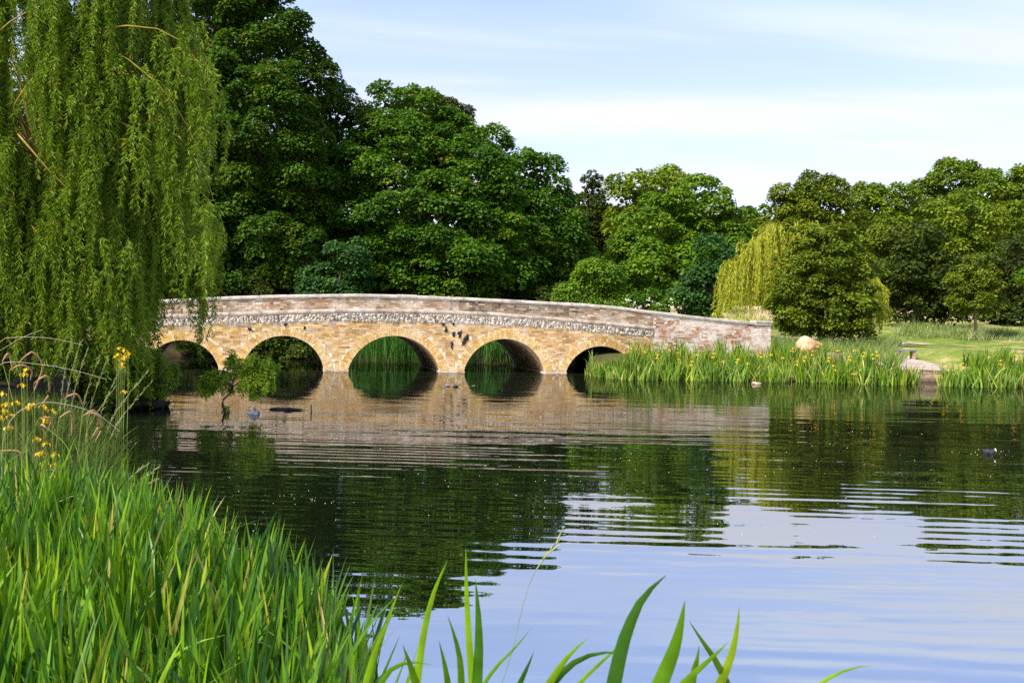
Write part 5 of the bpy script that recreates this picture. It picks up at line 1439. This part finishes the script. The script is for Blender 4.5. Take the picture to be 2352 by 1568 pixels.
# worn track over the lawn
xs_ = np.linspace(12.5, 34, 60); ym = 52 - (xs_ - 14) * 0.55
rows_ = []
for w_ in (-0.75, -0.35, 0.05, 0.45, 0.85):
    y_ = ym + w_ + 0.18 * np.sin(xs_ * 1.3 + w_ * 2); rows_.append(np.c_[xs_, y_, ground(xs_, y_) + 0.03])
VV = np.vstack(rows_); i_ = np.arange(4)[:, None]; j_ = np.arange(59)[None, :]
q = np.stack([i_ * 60 + j_, i_ * 60 + j_ + 1, (i_ + 1) * 60 + j_ + 1, (i_ + 1) * 60 + j_], -1).reshape(-1, 4)
M_TRACK = noise_mat('worn_earth_track', [(0.3, (0.20, 0.20, 0.07)), (0.5, (0.42, 0.33, 0.20)), (0.7, (0.56, 0.44, 0.32))], scale=1.6, detail=9)
tag(link('path', mesh('path', VV, q, M_TRACK, smooth=True)), kind='structure')

# ------------------------------------------------------------------ water birds
def bird(name, label, cat, loc, heading, size, body_mat, bill_mat, neck=0.5, standing=False, head_mat=None, breast_mat=None, group=None):
    """body length = size; one continuous body from tail to crown, bill as a part"""
    K = 18
    path = np.array([(-0.50, 0, 0.16), (-0.40, 0, 0.13), (-0.22, 0, 0.11), (0.0, 0, 0.105), (0.20, 0, 0.12), (0.30, 0, 0.18), (0.33, 0, 0.18 + 0.14 * neck), (0.35, 0, 0.20 + 0.32 * neck), (0.41, 0, 0.23 + 0.36 * neck), (0.47, 0, 0.22 + 0.36 * neck)])
    rad = np.array([0.012, 0.06, 0.135, 0.165, 0.14, 0.095, 0.065, 0.062, 0.072, 0.03])
    C = resample(path, K) * size; rr = np.interp(np.linspace(0, 9, K), np.arange(10), rad) * size
    v, q = tube1(C, rr, 12)
    me = mesh(name, v, [q, np.arange(12)[None, ::-1], np.arange(12)[None, :] + (K - 1) * 12], body_mat, smooth=True)
    o = link(name, me); o.location = Vector([float(x) for x in loc]); o.rotation_euler = (0, 0, heading)
    tag(o, label, cat, group)
    e = C[-1]
    link('bill', mesh('bill', *tube1([e - np.array([0.03, 0, 0]) * size, e + np.array([0.035, 0, -0.01]) * size, e + np.array([0.085, 0, -0.03]) * size], np.array([0.034, 0.022, 0.006]) * size, 8), bill_mat, smooth=True), o)
    if head_mat is not None:   # frontal shield of a coot
        vs, qs, _, _ = lump(e + np.array([-0.012, 0, 0.035]) * size, np.array([0.022, 0.024, 0.045]) * size, 5, 0.05, 10, 7)
        link('frontal_shield', mesh('frontal_shield', vs, [qs], head_mat, smooth=True), o)
    for sy in (-1, 1):
        wp = resample(np.array([(0.2, sy * .125, .16), (0.0, sy * .155, .17), (-.25, sy * .10, .17), (-.48, sy * .03, .19)]) * size, 8)
        link('wing', mesh('wing', *tube1(wp, np.array([.02, .055, .07, .07, .06, .045, .025, .006]) * size, 8), breast_mat or body_mat, smooth=True), o)
        if standing:
            link('leg', mesh('leg', *tube1(np.array([(0.02, sy * .06, .0), (0.03, sy * .06, -.10), (0.02, sy * .06, -.2)]) * size, np.array([.02, .013, .012]) * size, 6), bill_mat, smooth=True), o)
    return o
M_BLACK = noise_mat('coot_plumage', [(0.3, (0.012, 0.012, 0.016)), (0.7, (0.035, 0.036, 0.045))], scale=30, rough=0.6)
M_WHITEB = noise_mat('white_bill', [(0.3, (0.72, 0.68, 0.66)), (0.7, (0.8, 0.76, 0.72))], scale=30)
M_BROWN = noise_mat('brown_plumage', [(0.3, (0.07, 0.045, 0.03)), (0.7, (0.22, 0.15, 0.10))], scale=28)
M_WHITEP = noise_mat('white_plumage', [(0.3, (0.55, 0.55, 0.56)), (0.7, (0.8, 0.8, 0.8))], scale=12)
M_GREYP = noise_mat('grey_plumage', [(0.3, (0.22, 0.24, 0.28)), (0.7, (0.40, 0.42, 0.46))], scale=14)
M_BILLO = noise_mat('orange_bill', [(0.3, (0.45, 0.16, 0.03)), (0.7, (0.6, 0.25, 0.05))], scale=30)
pc = on_z(2272, 1042)
bird('coot', 'black coot with a white bill swimming towards the bank', 'coot', pc - np.array([0, 0, 0.012]), R(-82), 0.34, M_BLACK, M_WHITEB, neck=0.18, head_mat=M_WHITEB)
p1 = on_z(1026, 887); bird('duck', 'small brown duck swimming ahead before the middle pier', 'duck', p1 - np.array([0, 0, .008]), R(180), 0.22, M_BROWN, M_BLACK, neck=0.4, breast_mat=M_GREYP)
p1 = on_z(1048, 888); bird('duck', 'small dark duck trailing the brown one before the middle pier', 'duck', p1 - np.array([0, 0, .008]), R(10), 0.22, M_BLACK, M_BROWN, neck=0.4)
p1 = at(2073, 796, 45.0); z1 = gz(p1[0], 45.0)
bird('goose', 'white and grey goose standing on the lawn behind the bench', 'goose', (p1[0], 45.0, z1 + 0.09), R(200), 0.5, M_WHITEP, M_BILLO, neck=0.2, standing=True, breast_mat=M_GREYP)
p1 = at(2083, 812, 40.2); z1 = gz(p1[0], 40.2)
bird('gull', 'white bird resting beneath the slab bench', 'bird', (p1[0], 40.35, z1 + 0.0), R(10), 0.42, M_WHITEP, M_BILLO, neck=0.15, breast_mat=M_GREYP)
bird('duck', 'brown duck resting on the pale stone block', 'duck', (p[0] * 0 + at(1923, 812, yb2)[0], yb2, zt2 + 0.0), R(190), 0.42, M_BROWN, M_BILLO, neck=0.15)

# ------------------------------------------------------------------ willow fluff floating on the pond, specks for foam and wakes
g6 = np.random.default_rng(70); VV, FF, nn_ = [], [], 0
cl = [on_z(g6.uniform(200, 2340), g6.uniform(885, 1300)) for _ in range(46)]
for i_ in range(560):
    if i_ > 400:  # specks along the shore and round the birds imitate foam and pale wakes
        p = on_z(g6.uniform(1990, 2352), g6.normal(892, 3)) if i_ % 3 else (on_z(g6.normal(2262, 30), g6.normal(1041, 3.5)) if i_ % 2 else on_z(g6.normal(1060, 26), g6.normal(886, 1.2)))
    elif i_ % 2: p = on_z(g6.uniform(150, 2350), 870 + 700 * g6.random()**1.7)
    else: p = cl[int(g6.integers(0, len(cl)))] + np.array([g6.normal(0, .5), g6.normal(0, .28), 0])
    if lake_d(p[0], p[1]) < 0.2 or p[1] > 31: continue
    r = g6.uniform(0.0015, 0.0045) * (0.4 + p[1] / 15)
    if p[1] < 9: continue
    k = 6
    th = np.arange(k) * 2 * np.pi / k
    VV.append(np.vstack([np.c_[p[0] + r * 1.3 * np.cos(th), p[1] + r * np.sin(th), np.full(k, 0.002)], [[p[0], p[1], 0.002 + r * 0.7]]]))
    FF.append(np.stack([np.arange(k), (np.arange(k) + 1) % k, np.full(k, k)], -1) + nn_); nn_ += k + 1
tag(link('fluff_and_wake_specks', mesh('fluff_and_wake_specks', np.vstack(VV), np.vstack(FF), M_FLOWERW, smooth=True)), 'white willow fluff, with specks imitating shore foam and bird wakes, on the dark water', None, None, 'stuff')
